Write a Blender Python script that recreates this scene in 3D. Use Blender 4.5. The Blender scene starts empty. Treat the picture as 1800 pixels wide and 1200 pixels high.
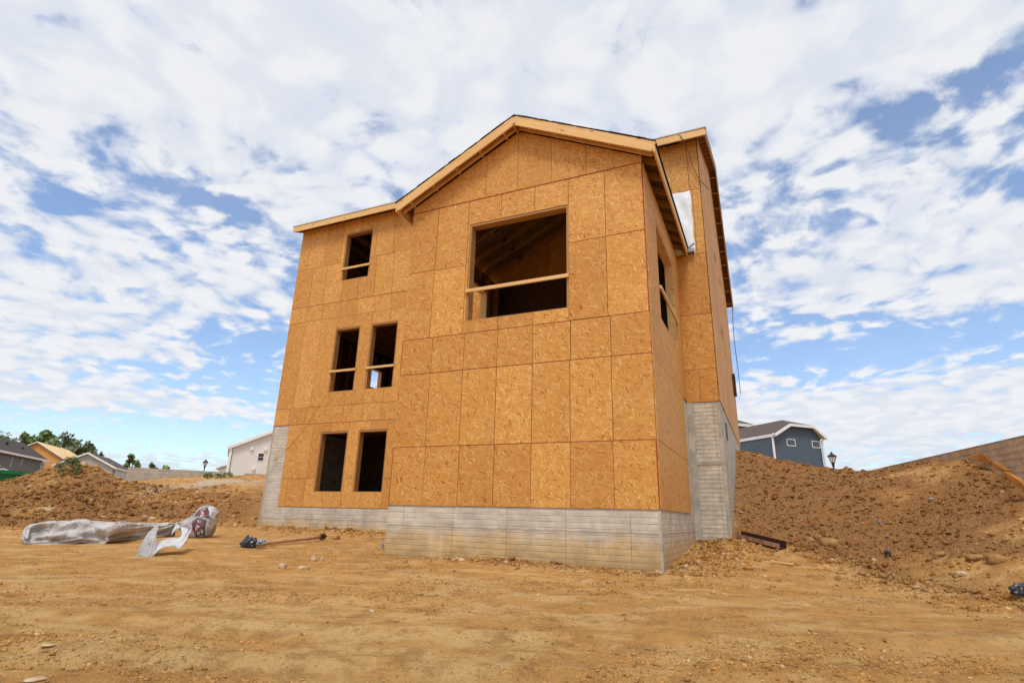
import bpy, bmesh, math, random
import numpy as np
from mathutils import Vector, Matrix

random.seed(7); rng = np.random.default_rng(7)
R = math.radians
scene = bpy.context.scene
col = scene.collection

# ------------------------------------------------------------------ camera
CAM = np.array([1.72, -10.003, -0.197]); FPX = 974.956
PITCH, ROLL, YAW = R(17.637), R(1.52), R(-24.561)
_fw = np.array([math.sin(YAW)*math.cos(PITCH), math.cos(YAW)*math.cos(PITCH), math.sin(PITCH)])
_r0 = np.array([math.cos(YAW), -math.sin(YAW), 0.0]); _u0 = np.cross(_r0, _fw)
_rt = math.cos(ROLL)*_r0+math.sin(ROLL)*_u0; _up = -math.sin(ROLL)*_r0+math.cos(ROLL)*_u0
cd = bpy.data.cameras.new("camera"); cam = bpy.data.objects.new("camera", cd); col.objects.link(cam)
cd.sensor_width = 36; cd.lens = 36*FPX/1800; cd.clip_start = 0.05; cd.clip_end = 5000
cam.matrix_world = Matrix(((_rt[0], _up[0], -_fw[0], CAM[0]), (_rt[1], _up[1], -_fw[1], CAM[1]),
                           (_rt[2], _up[2], -_fw[2], CAM[2]), (0, 0, 0, 1)))
scene.camera = cam

def ray(u, v):
    d = _fw*FPX+_rt*(u-900)-_up*(v-600); return d/np.linalg.norm(d)
def atd(u, v, D):            # world point seen at survey pixel (u,v) of the photo, D metres away on plan
    d = ray(u, v); return CAM+d*D/math.hypot(d[0], d[1])

# ------------------------------------------------------------------ light
SUN_EL, SUN_AZ = R(61), R(166)      # azimuth measured from +Y towards +X
EXPOSURE = 0.0
sl = bpy.data.lights.new("sun", 'SUN'); sl.energy = 2.45; sl.angle = R(16); sl.color = (1, .95, .87)
so = bpy.data.objects.new("sun", sl); col.objects.link(so)
sd = Vector((math.sin(SUN_AZ)*math.cos(SUN_EL), math.cos(SUN_AZ)*math.cos(SUN_EL), math.sin(SUN_EL)))
so.rotation_euler = sd.to_track_quat('Z', 'Y').to_euler(); so.location = (0, 0, 60)
scene.view_settings.view_transform = 'Standard'; scene.view_settings.look = 'None'
scene.view_settings.exposure = EXPOSURE; scene.view_settings.gamma = 1

class NT:
    """tiny node-tree helper"""
    def __init__(s, nt): s.nt = nt; s.n = nt.nodes; s.l = nt.links
    def node(s, t, **k):
        n = s.n.new(t)
        for a, b in k.items(): setattr(n, a, b)
        return n
    def put(s, sock, v):
        if v is None: return
        if isinstance(v, bpy.types.NodeSocket): s.l.new(v, sock)
        else:
            if hasattr(sock.default_value, '__len__') and not hasattr(v, '__len__'): v = (v,)*len(sock.default_value)
            if hasattr(sock.default_value, '__len__') and len(sock.default_value) == 4 and len(v) == 3: v = (*v, 1)
            sock.default_value = v
    def m(s, op, a, b=None, c=None, clamp=False):
        n = s.node('ShaderNodeMath', operation=op, use_clamp=clamp)
        for i, x in enumerate((a, b, c)): s.put(n.inputs[i], x)
        return n.outputs[0]
    def vm(s, op, a, b=None, out=0, scale=None):
        n = s.node('ShaderNodeVectorMath', operation=op)
        s.put(n.inputs[0], a)
        if b is not None: s.put(n.inputs[1], b)
        if scale is not None: s.put(n.inputs['Scale'], scale)
        return n.outputs[out]
    def mix(s, f, a, b, mode='MIX'):
        n = s.node('ShaderNodeMix', data_type='RGBA', blend_type=mode)
        s.put(n.inputs[0], f); s.put(n.inputs[6], a); s.put(n.inputs[7], b); return n.outputs[2]
    def noise(s, v, sc, det=4, rough=.55, dist=0, out=0, dim='3D'):
        n = s.node('ShaderNodeTexNoise', noise_dimensions=dim)
        s.put(n.inputs['Vector'], v); s.put(n.inputs['Scale'], sc); s.put(n.inputs['Detail'], det)
        s.put(n.inputs['Roughness'], rough); s.put(n.inputs['Distortion'], dist); return n.outputs[out]
    def vor(s, v, sc, out='Distance', dim='2D', rnd=1):
        n = s.node('ShaderNodeTexVoronoi', voronoi_dimensions=dim)
        s.put(n.inputs['Vector'], v); s.put(n.inputs['Scale'], sc); s.put(n.inputs['Randomness'], rnd); return n.outputs[out]
    def ramp(s, f, pts, interp='LINEAR'):
        n = s.node('ShaderNodeValToRGB'); e = n.color_ramp.elements; n.color_ramp.interpolation = interp
        while len(e) < len(pts): e.new(.5)
        for i, (p, c) in enumerate(pts):
            e[i].position = p; e[i].color = (*c, 1) if hasattr(c, '__len__') else (c, c, c, 1)
        s.put(n.inputs[0], f); return n.outputs[0]
    def maprange(s, v, a, b, c=0, d=1, smooth=True):
        n = s.node('ShaderNodeMapRange', interpolation_type='SMOOTHSTEP' if smooth else 'LINEAR')
        for i, x in enumerate((v, a, b, c, d)): s.put(n.inputs[i], x)
        return n.outputs[0]
    def mapping(s, v, loc=(0, 0, 0), rot=(0, 0, 0), sc=(1, 1, 1)):
        if any(rot):                     # turn first, then stretch along the turned axes
            r = s.node('ShaderNodeMapping'); s.put(r.inputs[0], v); s.put(r.inputs[2], rot); v = r.outputs[0]
        n = s.node('ShaderNodeMapping'); s.put(n.inputs[0], v); s.put(n.inputs[1], loc); s.put(n.inputs[3], sc)
        return n.outputs[0]
    def sep(s, v):
        n = s.node('ShaderNodeSeparateXYZ'); s.put(n.inputs[0], v); return n.outputs
    def comb(s, x, y, z):
        n = s.node('ShaderNodeCombineXYZ'); s.put(n.inputs[0], x); s.put(n.inputs[1], y); s.put(n.inputs[2], z); return n.outputs[0]

# ------------------------------------------------------------------ sky
world = bpy.data.worlds.new("World"); scene.world = world; world.use_nodes = True
w = NT(world.node_tree); w.n.clear()
gen = w.node('ShaderNodeTexCoord').outputs['Generated']
dx, dy, dz = w.sep(gen)
sky = w.node('ShaderNodeTexSky', sky_type='NISHITA', sun_disc=False, sun_elevation=SUN_EL, sun_rotation=SUN_AZ, altitude=200)
sky.air_density = 1.0; sky.dust_density = .6; sky.ozone_density = 1.6
az = w.m('ARCTAN2', dx, dy); el = w.m('ARCSINE', dz)
zc = w.m('MAXIMUM', w.m('ADD', dz, .17), .12)
pl = w.comb(w.m('DIVIDE', dx, zc), w.m('DIVIDE', dy, zc), 0)           # position on the cloud layer
HOLES = [  # azimuth/elevation ellipses where the blue shows (+) or the cloud is thicker (-): photo pixel, radii px, amplitude
 (250, 315, 120, 38, .24), (350, 335, 60, 28, .16), (110, 345, 60, 18, .20), (368, 218, 20, 16, .2), (430, 410, 120, 50, .12), (470, 285, 60, 24, .14),
 (640, 325, 80, 26, .13), (545, 248, 50, 14, .10), (480, 460, 60, 25, .16), (350, 90, 30, 12, .10), (205, 525, 40, 20, .18), (450, 600, 90, 50, .36), (350, 660, 190, 26, .22),
 (1780, 130, 90, 60, .19), (1640, 175, 90, 36, .20), (1450, 190, 70, 36, .17), (1550, 280, 160, 60, .10), (1310, 370, 60, 60, .12), (1440, 380, 110, 40, .10),
 (1290, 440, 40, 36, .18), (1235, 35, 70, 22, .14), (1000, 90, 50, 30, .08), (1060, 215, 50, 18, .10), (1760, 330, 70, 40, .12), (1620, 600, 230, 46, .44), (1330, 570, 60, 70, .12),
 (100, 120, 260, 120, -.16), (600, 80, 240, 80, -.12), (1150, 110, 220, 70, -.10), (1500, 60, 300, 70, -.14), (150, 600, 190, 60, -.15), (380, 520, 170, 45, -.10), (1620, 430, 190, 50, -.12), (1560, 735, 330, 42, -.34), (1720, 510, 110, 30, -.18), (80, 480, 140, 60, -.08), (200, 708, 260, 18, -.22), (330, 765, 260, 36, .42), (450, 700, 90, 60, .12), (1400, 640, 120, 24, .12)]
bias = 0.0
for (u, v, ru, rv, amp) in HOLES:
    d = ray(u, v); a0 = math.atan2(d[0], d[1]); e0 = math.asin(d[2])
    k = np.linalg.norm(np.array([u-900, v-600, FPX]))
    sa = ru/k/max(.35, math.cos(e0)); se = rv/k
    t = w.m('ADD', w.m('POWER', w.m('ABSOLUTE', w.m('DIVIDE', w.m('SUBTRACT', az, a0), sa)), 2), w.m('POWER', w.m('ABSOLUTE', w.m('DIVIDE', w.m('SUBTRACT', el, e0), se)), 2))
    bias = w.m('ADD', bias, w.m('MULTIPLY', w.m('POWER', 2.718, w.m('MULTIPLY', t, -.8)), amp*.56))
warp = w.vm('ADD', pl, w.vm('SCALE', w.vm('SUBTRACT', w.noise(pl, 2.2, 3, .5, out=1), (.5, .5, .5)), scale=.28))
wr2 = w.mapping(warp, rot=(0, 0, R(25)), sc=(1, .9, 1))
n1 = w.noise(wr2, 4.2, 9, .60); n2 = w.noise(w.vm('ADD', wr2, (7, 3, 0)), 15, 5, .50); n3 = w.noise(w.vm('ADD', pl, (1, 9, 0)), .8, 2, .5)
dens = w.m('ADD', w.m('ADD', w.m('MULTIPLY', n1, .42), w.m('MULTIPLY', n2, .56)), w.m('MULTIPLY', n3, .10))
cell = w.node('ShaderNodeTexVoronoi', feature='SMOOTH_F1', voronoi_dimensions='2D'); w.put(cell.inputs['Vector'], w.vm('ADD', warp, w.vm('SCALE', w.vm('SUBTRACT', w.noise(pl, 9, 4, .6, out=1), (.5, .5, .5)), scale=.16))); w.put(cell.inputs['Scale'], 9.0); w.put(cell.inputs['Smoothness'], .6)
cellf = w.m('SUBTRACT', .42, cell.outputs['Distance'])
dens = w.m('ADD', dens, w.m('MULTIPLY', cellf, .22))
dens = w.m('SUBTRACT', dens, w.m('ADD', bias, .022))
# more cover overhead, thinner towards the horizon
dens = w.m('ADD', dens, w.maprange(el, R(10), R(52), .045, .13))
cov = w.maprange(dens, .385, .605, 0, 1)
low = w.maprange(el, R(-1), R(9), 1, 0)
cov = w.m('MAXIMUM', w.m('MAXIMUM', cov, w.m('MULTIPLY', w.maprange(n3, .3, .7, .4, 1), .17)), w.m('MULTIPLY', low, .42))
shade = w.noise(w.vm('ADD', wr2, (3, 1, 0)), 6, 6, .55)
thick = w.maprange(w.m('ADD', w.m('MULTIPLY', dens, .8), w.m('MULTIPLY', shade, .5)), .62, .86, 0, 1)
puff = w.maprange(w.m('ADD', w.m('ADD', w.m('MULTIPLY', n2, .5), w.m('MULTIPLY', shade, .4)), w.m('MULTIPLY', cellf, .45)), .36, .62, 0, 1)
ccol = w.mix(puff, (.73, .775, .87), (.93, .935, .95))
ccol = w.mix(w.m('MULTIPLY', thick, .5), ccol, (.84, .85, .885))
ccol = w.mix(w.m('MULTIPLY', low, .8), ccol, (.52, .66, .83))
bs = w.node('ShaderNodeBackground'); w.put(bs.inputs[0], w.mix(1, sky.outputs[0], (1.14, 1.22, 1.30), 'MULTIPLY')); bs.inputs[1].default_value = .15
bc = w.node('ShaderNodeBackground'); w.put(bc.inputs[0], ccol); bc.inputs[1].default_value = 1.0
mx = w.node('ShaderNodeMixShader'); w.put(mx.inputs[0], w.m('MULTIPLY', cov, .96)); w.l.new(bs.outputs[0], mx.inputs[1]); w.l.new(bc.outputs[0], mx.inputs[2])
wo = w.node('ShaderNodeOutputWorld'); w.l.new(mx.outputs[0], wo.inputs[0])

# ------------------------------------------------------------------ materials
def mat(name, rough=.8, spec=.3):
    m = bpy.data.materials.new(name); m.use_nodes = True
    t = NT(m.node_tree); b = m.node_tree.nodes['Principled BSDF']
    b.inputs['Roughness'].default_value = rough; b.inputs['Specular IOR Level'].default_value = spec
    return m, t, b
def bump(t, b, h, strength, dist):
    n = t.node('ShaderNodeBump'); n.inputs['Strength'].default_value = strength; n.inputs['Distance'].default_value = dist
    t.put(n.inputs['Height'], h); t.l.new(n.outputs[0], b.inputs['Normal'])
def attr(t, name, out='Fac'):
    n = t.node('ShaderNodeAttribute', attribute_name=name); return n.outputs[out]
def uvn(t): return t.node('ShaderNodeTexCoord').outputs['UV']

def osb_material(name, dark=1.0):
    m, t, b = mat(name, .62, .25); uv = uvn(t)
    wv = t.vm('ADD', uv, t.vm('SCALE', t.vm('SUBTRACT', t.noise(uv, 7, 2, .5, out=1), (.5, .5, .5)), scale=.05))
    vals = []
    for i, (rot, ln, wd) in enumerate(((8, 8.0, 38), (-28, 9, 44), (36, 9, 46), (-58, 10, 50), (16, 10, 56), (74, 10, 52))):
        q = t.mapping(wv, loc=(i*3.1, i*1.7, 0), rot=(0, 0, R(rot)), sc=(ln, wd, 1))
        vals.append(t.vor(q, 1, 'Color'))
    seps = [t.node('ShaderNodeSeparateColor') for _ in vals]
    for s_, v_ in zip(seps, vals): t.l.new(v_, s_.inputs[0])
    def thr(x, a): return t.m('GREATER_THAN', x, a)
    cur = t.m('MULTIPLY', seps[0].outputs[0], 1.0)
    for i, a in ((1, .50), (2, .55), (3, .70), (4, .62), (5, .80)):
        k = thr(seps[i].outputs[1], a)
        cur = t.m('ADD', t.m('MULTIPLY', cur, t.m('SUBTRACT', 1, k)), t.m('MULTIPLY', seps[i].outputs[0], k))
    c = t.ramp(cur, [(0, (.36, .125, .020)), (.05, (.51, .215, .042)), (.15, (.60, .282, .066)), (.70, (.645, .325, .083)), (.90, (.70, .385, .118)), (1, (.78, .50, .21))])
    big = t.noise(uv, 1.3, 4, .6); c = t.mix(t.maprange(big, .3, .7, 0, .34), c, t.mix(1, c, (.86, .72, .55), 'MULTIPLY'))
    mid = t.noise(uv, 9, 3, .6); c = t.mix(t.maprange(mid, .55, .8, 0, .35), c, t.mix(1, c, (.80, .62, .42), 'MULTIPLY'))
    tone = attr(t, 'tone')
    c = t.mix(1, c, t.ramp(tone, [(0, (.87, .82, .76)), (.5, (.97, .96, .94)), (1, (1.05, 1.06, 1.07))]), 'MULTIPLY')
    # nail heads along the printed grid and small knots
    kn = t.vor(t.vm('ADD', uv, (4, 4, 0)), 5.5, 'Distance'); c = t.mix(t.maprange(kn, .035, .06, .75, 0), c, (.10, .035, .012))
    t.put(b.inputs['Base Color'], c); bump(t, b, cur, .22, .004)
    return m
OSB = osb_material('osb'); 

def lumber(name, base, dk):
    m, t, b = mat(name, .6, .25); uv = uvn(t)
    g = t.noise(t.mapping(uv, sc=(1.2, 26, 1)), 1.0, 5, .6, .6)
    c = t.ramp(g, [(.3, dk), (.5, base), (.75, tuple(min(1, x*1.12) for x in base))])
    kn = t.vor(t.mapping(uv, sc=(1.1, 3.2, 1)), 1, 'Distance'); c = t.mix(t.maprange(kn, .03, .075, .8 if base[0] > .7 else 0, 0), c, (.22, .09, .03))
    big = t.noise(uv, 1.1, 2); c = t.mix(t.maprange(big, .4, .7, 0, .35), c, t.mix(1, c, (.9, .78, .62), 'MULTIPLY'))
    t.put(b.inputs['Base Color'], c); bump(t, b, g, .15, .002); return m
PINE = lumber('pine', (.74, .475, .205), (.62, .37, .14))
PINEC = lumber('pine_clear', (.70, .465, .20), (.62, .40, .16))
PINE2 = lumber('pine_shade_tone', (.40, .21, .075), (.30, .14, .045))  # darker copy of the same pine, indoor shade put into its colour
STEM = lumber('sub_fascia', (.66, .38, .15), (.5, .26, .1))

def flat(name, c, rough=.7, spec=.3, metal=0, var=.12, sc=6):
    m, t, b = mat(name, rough, spec); pos = t.node('ShaderNodeTexCoord').outputs['Object']
    n = t.noise(pos, sc, 4); cc = t.mix(t.maprange(n, .3, .7, 0, 1), tuple(x*(1-var) for x in c), tuple(min(1, x*(1+var)) for x in c))
    t.put(b.inputs['Base Color'], cc); b.inputs['Metallic'].default_value = metal; return m
GAP = flat('panel_gap', (.12, .05, .02)); RED = flat('red_edge_paint', (.36, .045, .018), var=.3, sc=30)
FELT = flat('roof_felt', (.028, .028, .032), .85, .2); DRIP = flat('drip_edge', (.50, .52, .52), .45, .5)
DARKIN = flat('interior_shade_board', (.08, .042, .022)); DECK = flat('roof_board_shade_dark', (.17, .10, .055), .8, .2, 0, .25, 3); SUBFLOOR = flat('subfloor', (.34, .2, .09))  # interior and roof boards darkened, their shade put into the colour
WRAPW = flat('white_wrap', (.80, .82, .84), .45, .4, var=.06)
BLACKP = flat('black_plastic', (.018, .022, .028), .28, .6, var=.5, sc=20); GREYP = flat('grey_film', (.22, .25, .29), .25, .6)
PIPE = flat('clay_pipe', (.50, .30, .18), .55); STEEL = flat('rusty_steel', (.40, .24, .17), .5, .5, .2, .35); STEELIN = flat('dark_shade_steel', (.055, .022, .014), .7)  # near-black steel copy paints the shade inside the channel
ROPE = flat('yellow_rope', (.70, .46, .08)); WIRE = flat('brown_cable', (.10, .06, .045)); BLK = flat('black_paint', (.012, .012, .014), .35, .5)
GLASS = flat('lamp_glass', (.82, .84, .86), .15, .6); METAL = flat('flashing', (.32, .33, .34), .4, .5, .6)
DGRN = flat('dumpster_green', (.01, .155, .055), .5, .4, var=.25, sc=3); WHT = flat('white_trim', (.80, .80, .79), .5)
MEMB = flat('orange_membrane', (.36, .145, .03), .6, .3, var=.25, sc=3)
SHING = None
def siding(name, c, step=.16):
    m, t, b = mat(name, .6, .3); uv = uvn(t); x, y, z = t.sep(uv)
    f = t.m('FRACT', t.m('DIVIDE', y, step)); line = t.maprange(f, .0, .14, 1, 0)
    n = t.noise(uv, .8, 3); cc = t.mix(t.maprange(n, .3, .7, 0, .25), c, tuple(k*.88 for k in c))
    cc = t.mix(t.m('MULTIPLY', line, .45), cc, tuple(k*.35 for k in c)); t.put(b.inputs['Base Color'], cc)
    bump(t, b, f, .5, .02); return m
def shingle(name, c):
    m, t, b = mat(name, .9, .15); uv = uvn(t)
    br = t.node('ShaderNodeTexBrick'); t.put(br.inputs['Vector'], uv); br.inputs['Scale'].default_value = 1
    br.inputs['Brick Width'].default_value = .42; br.inputs['Row Height'].default_value = .19; br.inputs['Mortar Size'].default_value = .012; br.inputs['Bias'].default_value = 0
    t.put(br.inputs['Color1'], tuple(k*.72 for k in c)); t.put(br.inputs['Color2'], tuple(k*1.25 for k in c)); t.put(br.inputs['Mortar'], tuple(k*.5 for k in c))
    n = t.noise(uv, 14, 3); t.put(b.inputs['Base Color'], t.mix(t.maprange(n, .35, .65, 0, .35), br.outputs[0], tuple(k*1.3 for k in c))); return m
SH_GREY = shingle('shingles_grey', (.085, .07, .066)); SH_BROWN = shingle('shingles_brown', (.115, .09, .08))
SID_BLUE = siding('siding_blue', (.082, .118, .155), .26); SID_GREY = siding('siding_grey', (.15, .155, .16)); SID_LIGHT = siding('siding_light', (.50, .50, .48)); SID_WHITE = siding('siding_white', (.74, .725, .69), .24)
def window_glass():
    m, t, b = mat('window_glass', .08, .6); b.inputs['Base Color'].default_value = (.05, .06, .07, 1); return m
WGL = window_glass()

def concrete(name, course=.104, bw=.40, dirt=True, tan=(.62, .55, .445), vj=.75):
    m, t, b = mat(name, .85, .2); uv = uvn(t); x, y, z = t.sep(uv)
    br = t.node('ShaderNodeTexBrick'); br.offset = .5
    wob = t.vm('ADD', uv, t.vm('SCALE', t.vm('SUBTRACT', t.noise(uv, 3, 2, out=1), (.5, .5, .5)), scale=.008))
    t.put(br.inputs['Vector'], wob); br.inputs['Scale'].default_value = 1; br.inputs['Brick Width'].default_value = bw; br.inputs['Row Height'].default_value = course
    br.inputs['Mortar Size'].default_value = .007; br.inputs['Mortar Smooth'].default_value = .25
    t.put(br.inputs['Color1'], (.93, .93, .93)); t.put(br.inputs['Color2'], (1.05, 1.04, 1.02)); t.put(br.inputs['Mortar'], (.62, .60, .56))
    # horizontal grooves everywhere, a little stronger than the printed vertical joints
    fr = t.m('FRACT', t.m('DIVIDE', t.m('ADD', y, 20), course)); gro = t.maprange(t.m('ABSOLUTE', t.m('SUBTRACT', fr, .5)), .42, .5, 0, 1)
    n = t.noise(uv, 2.2, 6, .65); n2 = t.noise(uv, 26, 4, .6); n3 = t.noise(t.mapping(uv, sc=(1.3, 7, 1)), 2, 5, .6)
    c = t.mix(t.maprange(n, .32, .68, 0, 1), tuple(k*.80 for k in tan), tuple(k*1.13 for k in tan))
    c = t.mix(t.maprange(n3, .42, .70, 0, .5), c, (.36, .36, .36)); c = t.mix(t.maprange(n2, .5, .75, 0, .3), c, (.30, .29, .27))
    c = t.mix(vj, c, t.mix(1, c, br.outputs[0], 'MULTIPLY'))
    gro = t.m('MULTIPLY', gro, t.maprange(t.noise(uv, 1.7, 5, .7), .35, .65, .35, 1.1)); c = t.mix(t.m('MULTIPLY', gro, .5), c, (.26, .23, .19))
    jx = t.m('FRACT', t.m('DIVIDE', t.m('ADD', x, 40.3), 1.17)); jl = t.maprange(t.m('ABSOLUTE', t.m('SUBTRACT', jx, .5)), .4925, .4975, 0, 1)
    c = t.mix(t.m('MULTIPLY', jl, .6), c, (.13, .12, .11))
    if dirt:
        lvl = t.m('ADD', y, t.m('MULTIPLY', t.m('SUBTRACT', t.noise(t.mapping(uv, sc=(1.6, 1, 1)), 1.2, 5, .65), .5), .75))
        c = t.mix(t.maprange(lvl, -.30, -.72, 0, .88), c, t.mix(1, c, (1.0, .76, .42), 'MULTIPLY'))
        drip = t.noise(t.mapping(uv, sc=(9, .35, 1)), 1.0, 5, .65); c = t.mix(t.maprange(drip, .55, .75, 0, .28), c, (.80, .78, .74)); c = t.mix(t.maprange(t.m('ADD', lvl, t.m('MULTIPLY', n2, .25)), -.60, -.95, 0, .75), c, (.36, .225, .095))
        # rough cold joint between two pours
        jy = t.m('ADD', y, t.m('MULTIPLY', t.m('SUBTRACT', t.noise(t.mapping(uv, sc=(1, .1, 1)), 3.0, 6, .7), .5), .10))
        cj = t.maprange(t.m('ABSOLUTE', t.m('ADD', jy, .40)), .005, .03, 1, 0); c = t.mix(t.m('MULTIPLY', cj, .45), c, (.17, .15, .13))
    t.put(b.inputs['Base Color'], c)
    h = t.m('ADD', t.m('MULTIPLY', t.m('MAXIMUM', gro, t.m('MULTIPLY', br.outputs['Fac'], vj)), -1), t.m('MULTIPLY', n2, .25)); bump(t, b, h, .9, .012); return m
CONC = concrete('brick_form_concrete', vj=.12); CONC_R = concrete('brick_form_concrete_high', bw=.31, dirt=False); CONC_FAR = concrete('brick_form_concrete_tan', course=.30, bw=.8, dirt=False, tan=(.47, .41, .33))
CONC_NEAR = concrete('brick_form_concrete_neighbour', course=.135, bw=.6, dirt=False, tan=(.70, .56, .41)); PLAINC = flat('plain_concrete', (.43, .39, .325), .85, .2, var=.2, sc=4)

# ------------------------------------------------------------------ object helpers
def tag(o, label=None, cat=None, group=None, kind=None):
    for k, v in (('label', label), ('category', cat), ('group', group), ('kind', kind)):
        if v: o[k] = v
    return o
def empty(name, loc, label, cat, group=None, rz=0):
    o = bpy.data.objects.new(name, None); col.objects.link(o); o.location = loc; o.rotation_euler = (0, 0, rz); o.empty_display_size = .3
    return tag(o, label, cat, group)
class MB:
    def __init__(s): s.v = []; s.f = []; s.uv = []; s.mi = []; s.tone = []
    def face(s, pts, uvs, mi=0, tone=.5):
        k = len(s.v); s.v += [tuple(map(float, p)) for p in pts]; s.f.append(tuple(range(k, k+len(pts)))); s.uv += [tuple(q) for q in uvs]; s.mi.append(mi); s.tone.append(tone)
    def quadax(s, pts, mi=0, tone=.5, off=(0, 0)):
        p = [np.array(q, float) for q in pts]; n = np.cross(p[1]-p[0], p[2]-p[0]); a = int(np.argmax(abs(n)))
        i, j = ((1, 2), (0, 2), (0, 1))[a]; s.face(p, [(q[i]+off[0], q[j]+off[1]) for q in p], mi, tone)
    def box(s, x0, x1, y0, y1, z0, z1, mi=0, tone=.5, off=(0, 0), skip=''):
        P = lambda x, y, z: (x, y, z)
        F = {'f': [P(x0, y0, z0), P(x1, y0, z0), P(x1, y0, z1), P(x0, y0, z1)], 'b': [P(x1, y1, z0), P(x0, y1, z0), P(x0, y1, z1), P(x1, y1, z1)],
             'l': [P(x0, y1, z0), P(x0, y0, z0), P(x0, y0, z1), P(x0, y1, z1)], 'r': [P(x1, y0, z0), P(x1, y1, z0), P(x1, y1, z1), P(x1, y0, z1)],
             't': [P(x0, y0, z1), P(x1, y0, z1), P(x1, y1, z1), P(x0, y1, z1)], 'u': [P(x0, y1, z0), P(x1, y1, z0), P(x1, y0, z0), P(x0, y0, z0)]}
        for k, q in F.items():
            if k not in skip: s.quadax(q, mi, tone, off)
    def beam(s, a, b, wd, ht, upv=(0, 0, 1), mi=0, tone=.5):
        a = Vector(a); b = Vector(b); d = (b-a); L = d.length; d.normalize(); sx = d.cross(Vector(upv)).normalized(); uz = sx.cross(d)
        o = (random.random()*9, random.random()*9)
        c = [(-wd/2, -ht/2), (wd/2, -ht/2), (wd/2, ht/2), (-wd/2, ht/2)]
        A = [a+sx*x+uz*z for x, z in c]; B = [b+sx*x+uz*z for x, z in c]; per = [wd, ht, wd, ht]; acc = 0
        for i in range(4):
            j = (i+1) % 4
            s.face([A[i], A[j], B[j], B[i]], [(o[0], o[1]+acc), (o[0], o[1]+acc+per[i]), (o[0]+L, o[1]+acc+per[i]), (o[0]+L, o[1]+acc)], mi, tone); acc += per[i]
        s.face([A[3], A[2], A[1], A[0]], [(0, 0), (wd, 0), (wd, ht), (0, ht)], mi, tone); s.face(B, [(0, 0), (wd, 0), (wd, ht), (0, ht)], mi, tone)
    def prism(s, poly, axis, a, b, mi=0, tone=.5, off=(0, 0)):
        """polygon in the plane normal to axis (0:x,1:y), extruded a..b"""
        def P(q, t): return (t, q[0], q[1]) if axis == 0 else (q[0], t, q[1])
        n = len(poly); s.face([P(q, a) for q in poly], [(q[0]+off[0], q[1]+off[1]) for q in poly], mi, tone)
        s.face([P(q, b) for q in poly[::-1]], [(q[0]+off[0], q[1]+off[1]) for q in poly[::-1]], mi, tone)
        for i in range(n):
            j = (i+1) % n; L = math.dist(poly[i], poly[j]); s.face([P(poly[i], a), P(poly[i], b), P(poly[j], b), P(poly[j], a)], [(0, 0), (b-a, 0), (b-a, L), (0, L)], mi, tone)
    def build(s, name, mats, parent=None, smooth=False, weld=False):
        me = bpy.data.meshes.new(name); me.from_pydata(s.v, [], s.f)
        for m in (mats if isinstance(mats, (list, tuple)) else [mats]): me.materials.append(m)
        uvl = me.uv_layers.new(name='UVMap'); uvl.data.foreach_set('uv', np.array(s.uv, dtype=np.float32).ravel())
        me.polygons.foreach_set('material_index', s.mi); a = me.attributes.new('tone', 'FLOAT', 'FACE'); a.data.foreach_set('value', s.tone)
        if weld or True:
            bm = bmesh.new(); bm.from_mesh(me)
            if weld: bmesh.ops.remove_doubles(bm, verts=bm.verts, dist=1e-4); bmesh.ops.recalc_face_normals(bm, faces=bm.faces)
            bm.to_mesh(me); bm.free()
        if smooth: me.polygons.foreach_set('use_smooth', [True]*len(me.polygons))
        o = bpy.data.objects.new(name, me); col.objects.link(o)
        if parent is not None: put(o, parent)
        return o
def put(o, parent):
    """parent keeping the world-space coordinates the mesh was built in"""
    root = parent; M = Matrix.Identity(4); chain = []
    while root is not None: chain.append(root); root = root.parent
    for c in reversed(chain): M = M @ (c.matrix_parent_inverse @ Matrix.LocRotScale(c.location, c.rotation_euler, c.scale))
    o.parent = parent; o.matrix_parent_inverse = M.inverted()
def tube(path, r, n=8, closed=False):
    """returns verts, faces of a tube along path (list of vec), r scalar or list"""
    V = []; Fc = []; path = [Vector(p) for p in path]; prev = None
    for i, p in enumerate(path):
        d = (path[min(i+1, len(path)-1)]-path[max(i-1, 0)]).normalized()
        up = Vector((0, 0, 1)) if abs(d.z) < .9 else Vector((1, 0, 0))
        a = d.cross(up).normalized(); b = a.cross(d); rr = r[i] if hasattr(r, '__len__') else r
        for k in range(n):
            th = 2*math.pi*k/n; V.append(p+(a*math.cos(th)+b*math.sin(th))*rr)
        if i:
            for k in range(n): Fc.append(((i-1)*n+k, (i-1)*n+(k+1) % n, i*n+(k+1) % n, i*n+k))
    Fc.append(tuple(range(n-1, -1, -1))); Fc.append(tuple((len(path)-1)*n+k for k in range(n)))
    return V, Fc
def mesh_obj(name, V, Fc, m, parent=None, smooth=False, uv=False):
    me = bpy.data.meshes.new(name); me.from_pydata([tuple(map(float, v)) for v in V], [], Fc)
    for x in (m if isinstance(m, (list, tuple)) else [m]): me.materials.append(x)
    if smooth: me.polygons.foreach_set('use_smooth', [True]*len(me.polygons))
    o = bpy.data.objects.new(name, me); col.objects.link(o)
    if parent is not None: put(o, parent)
    return o

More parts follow.
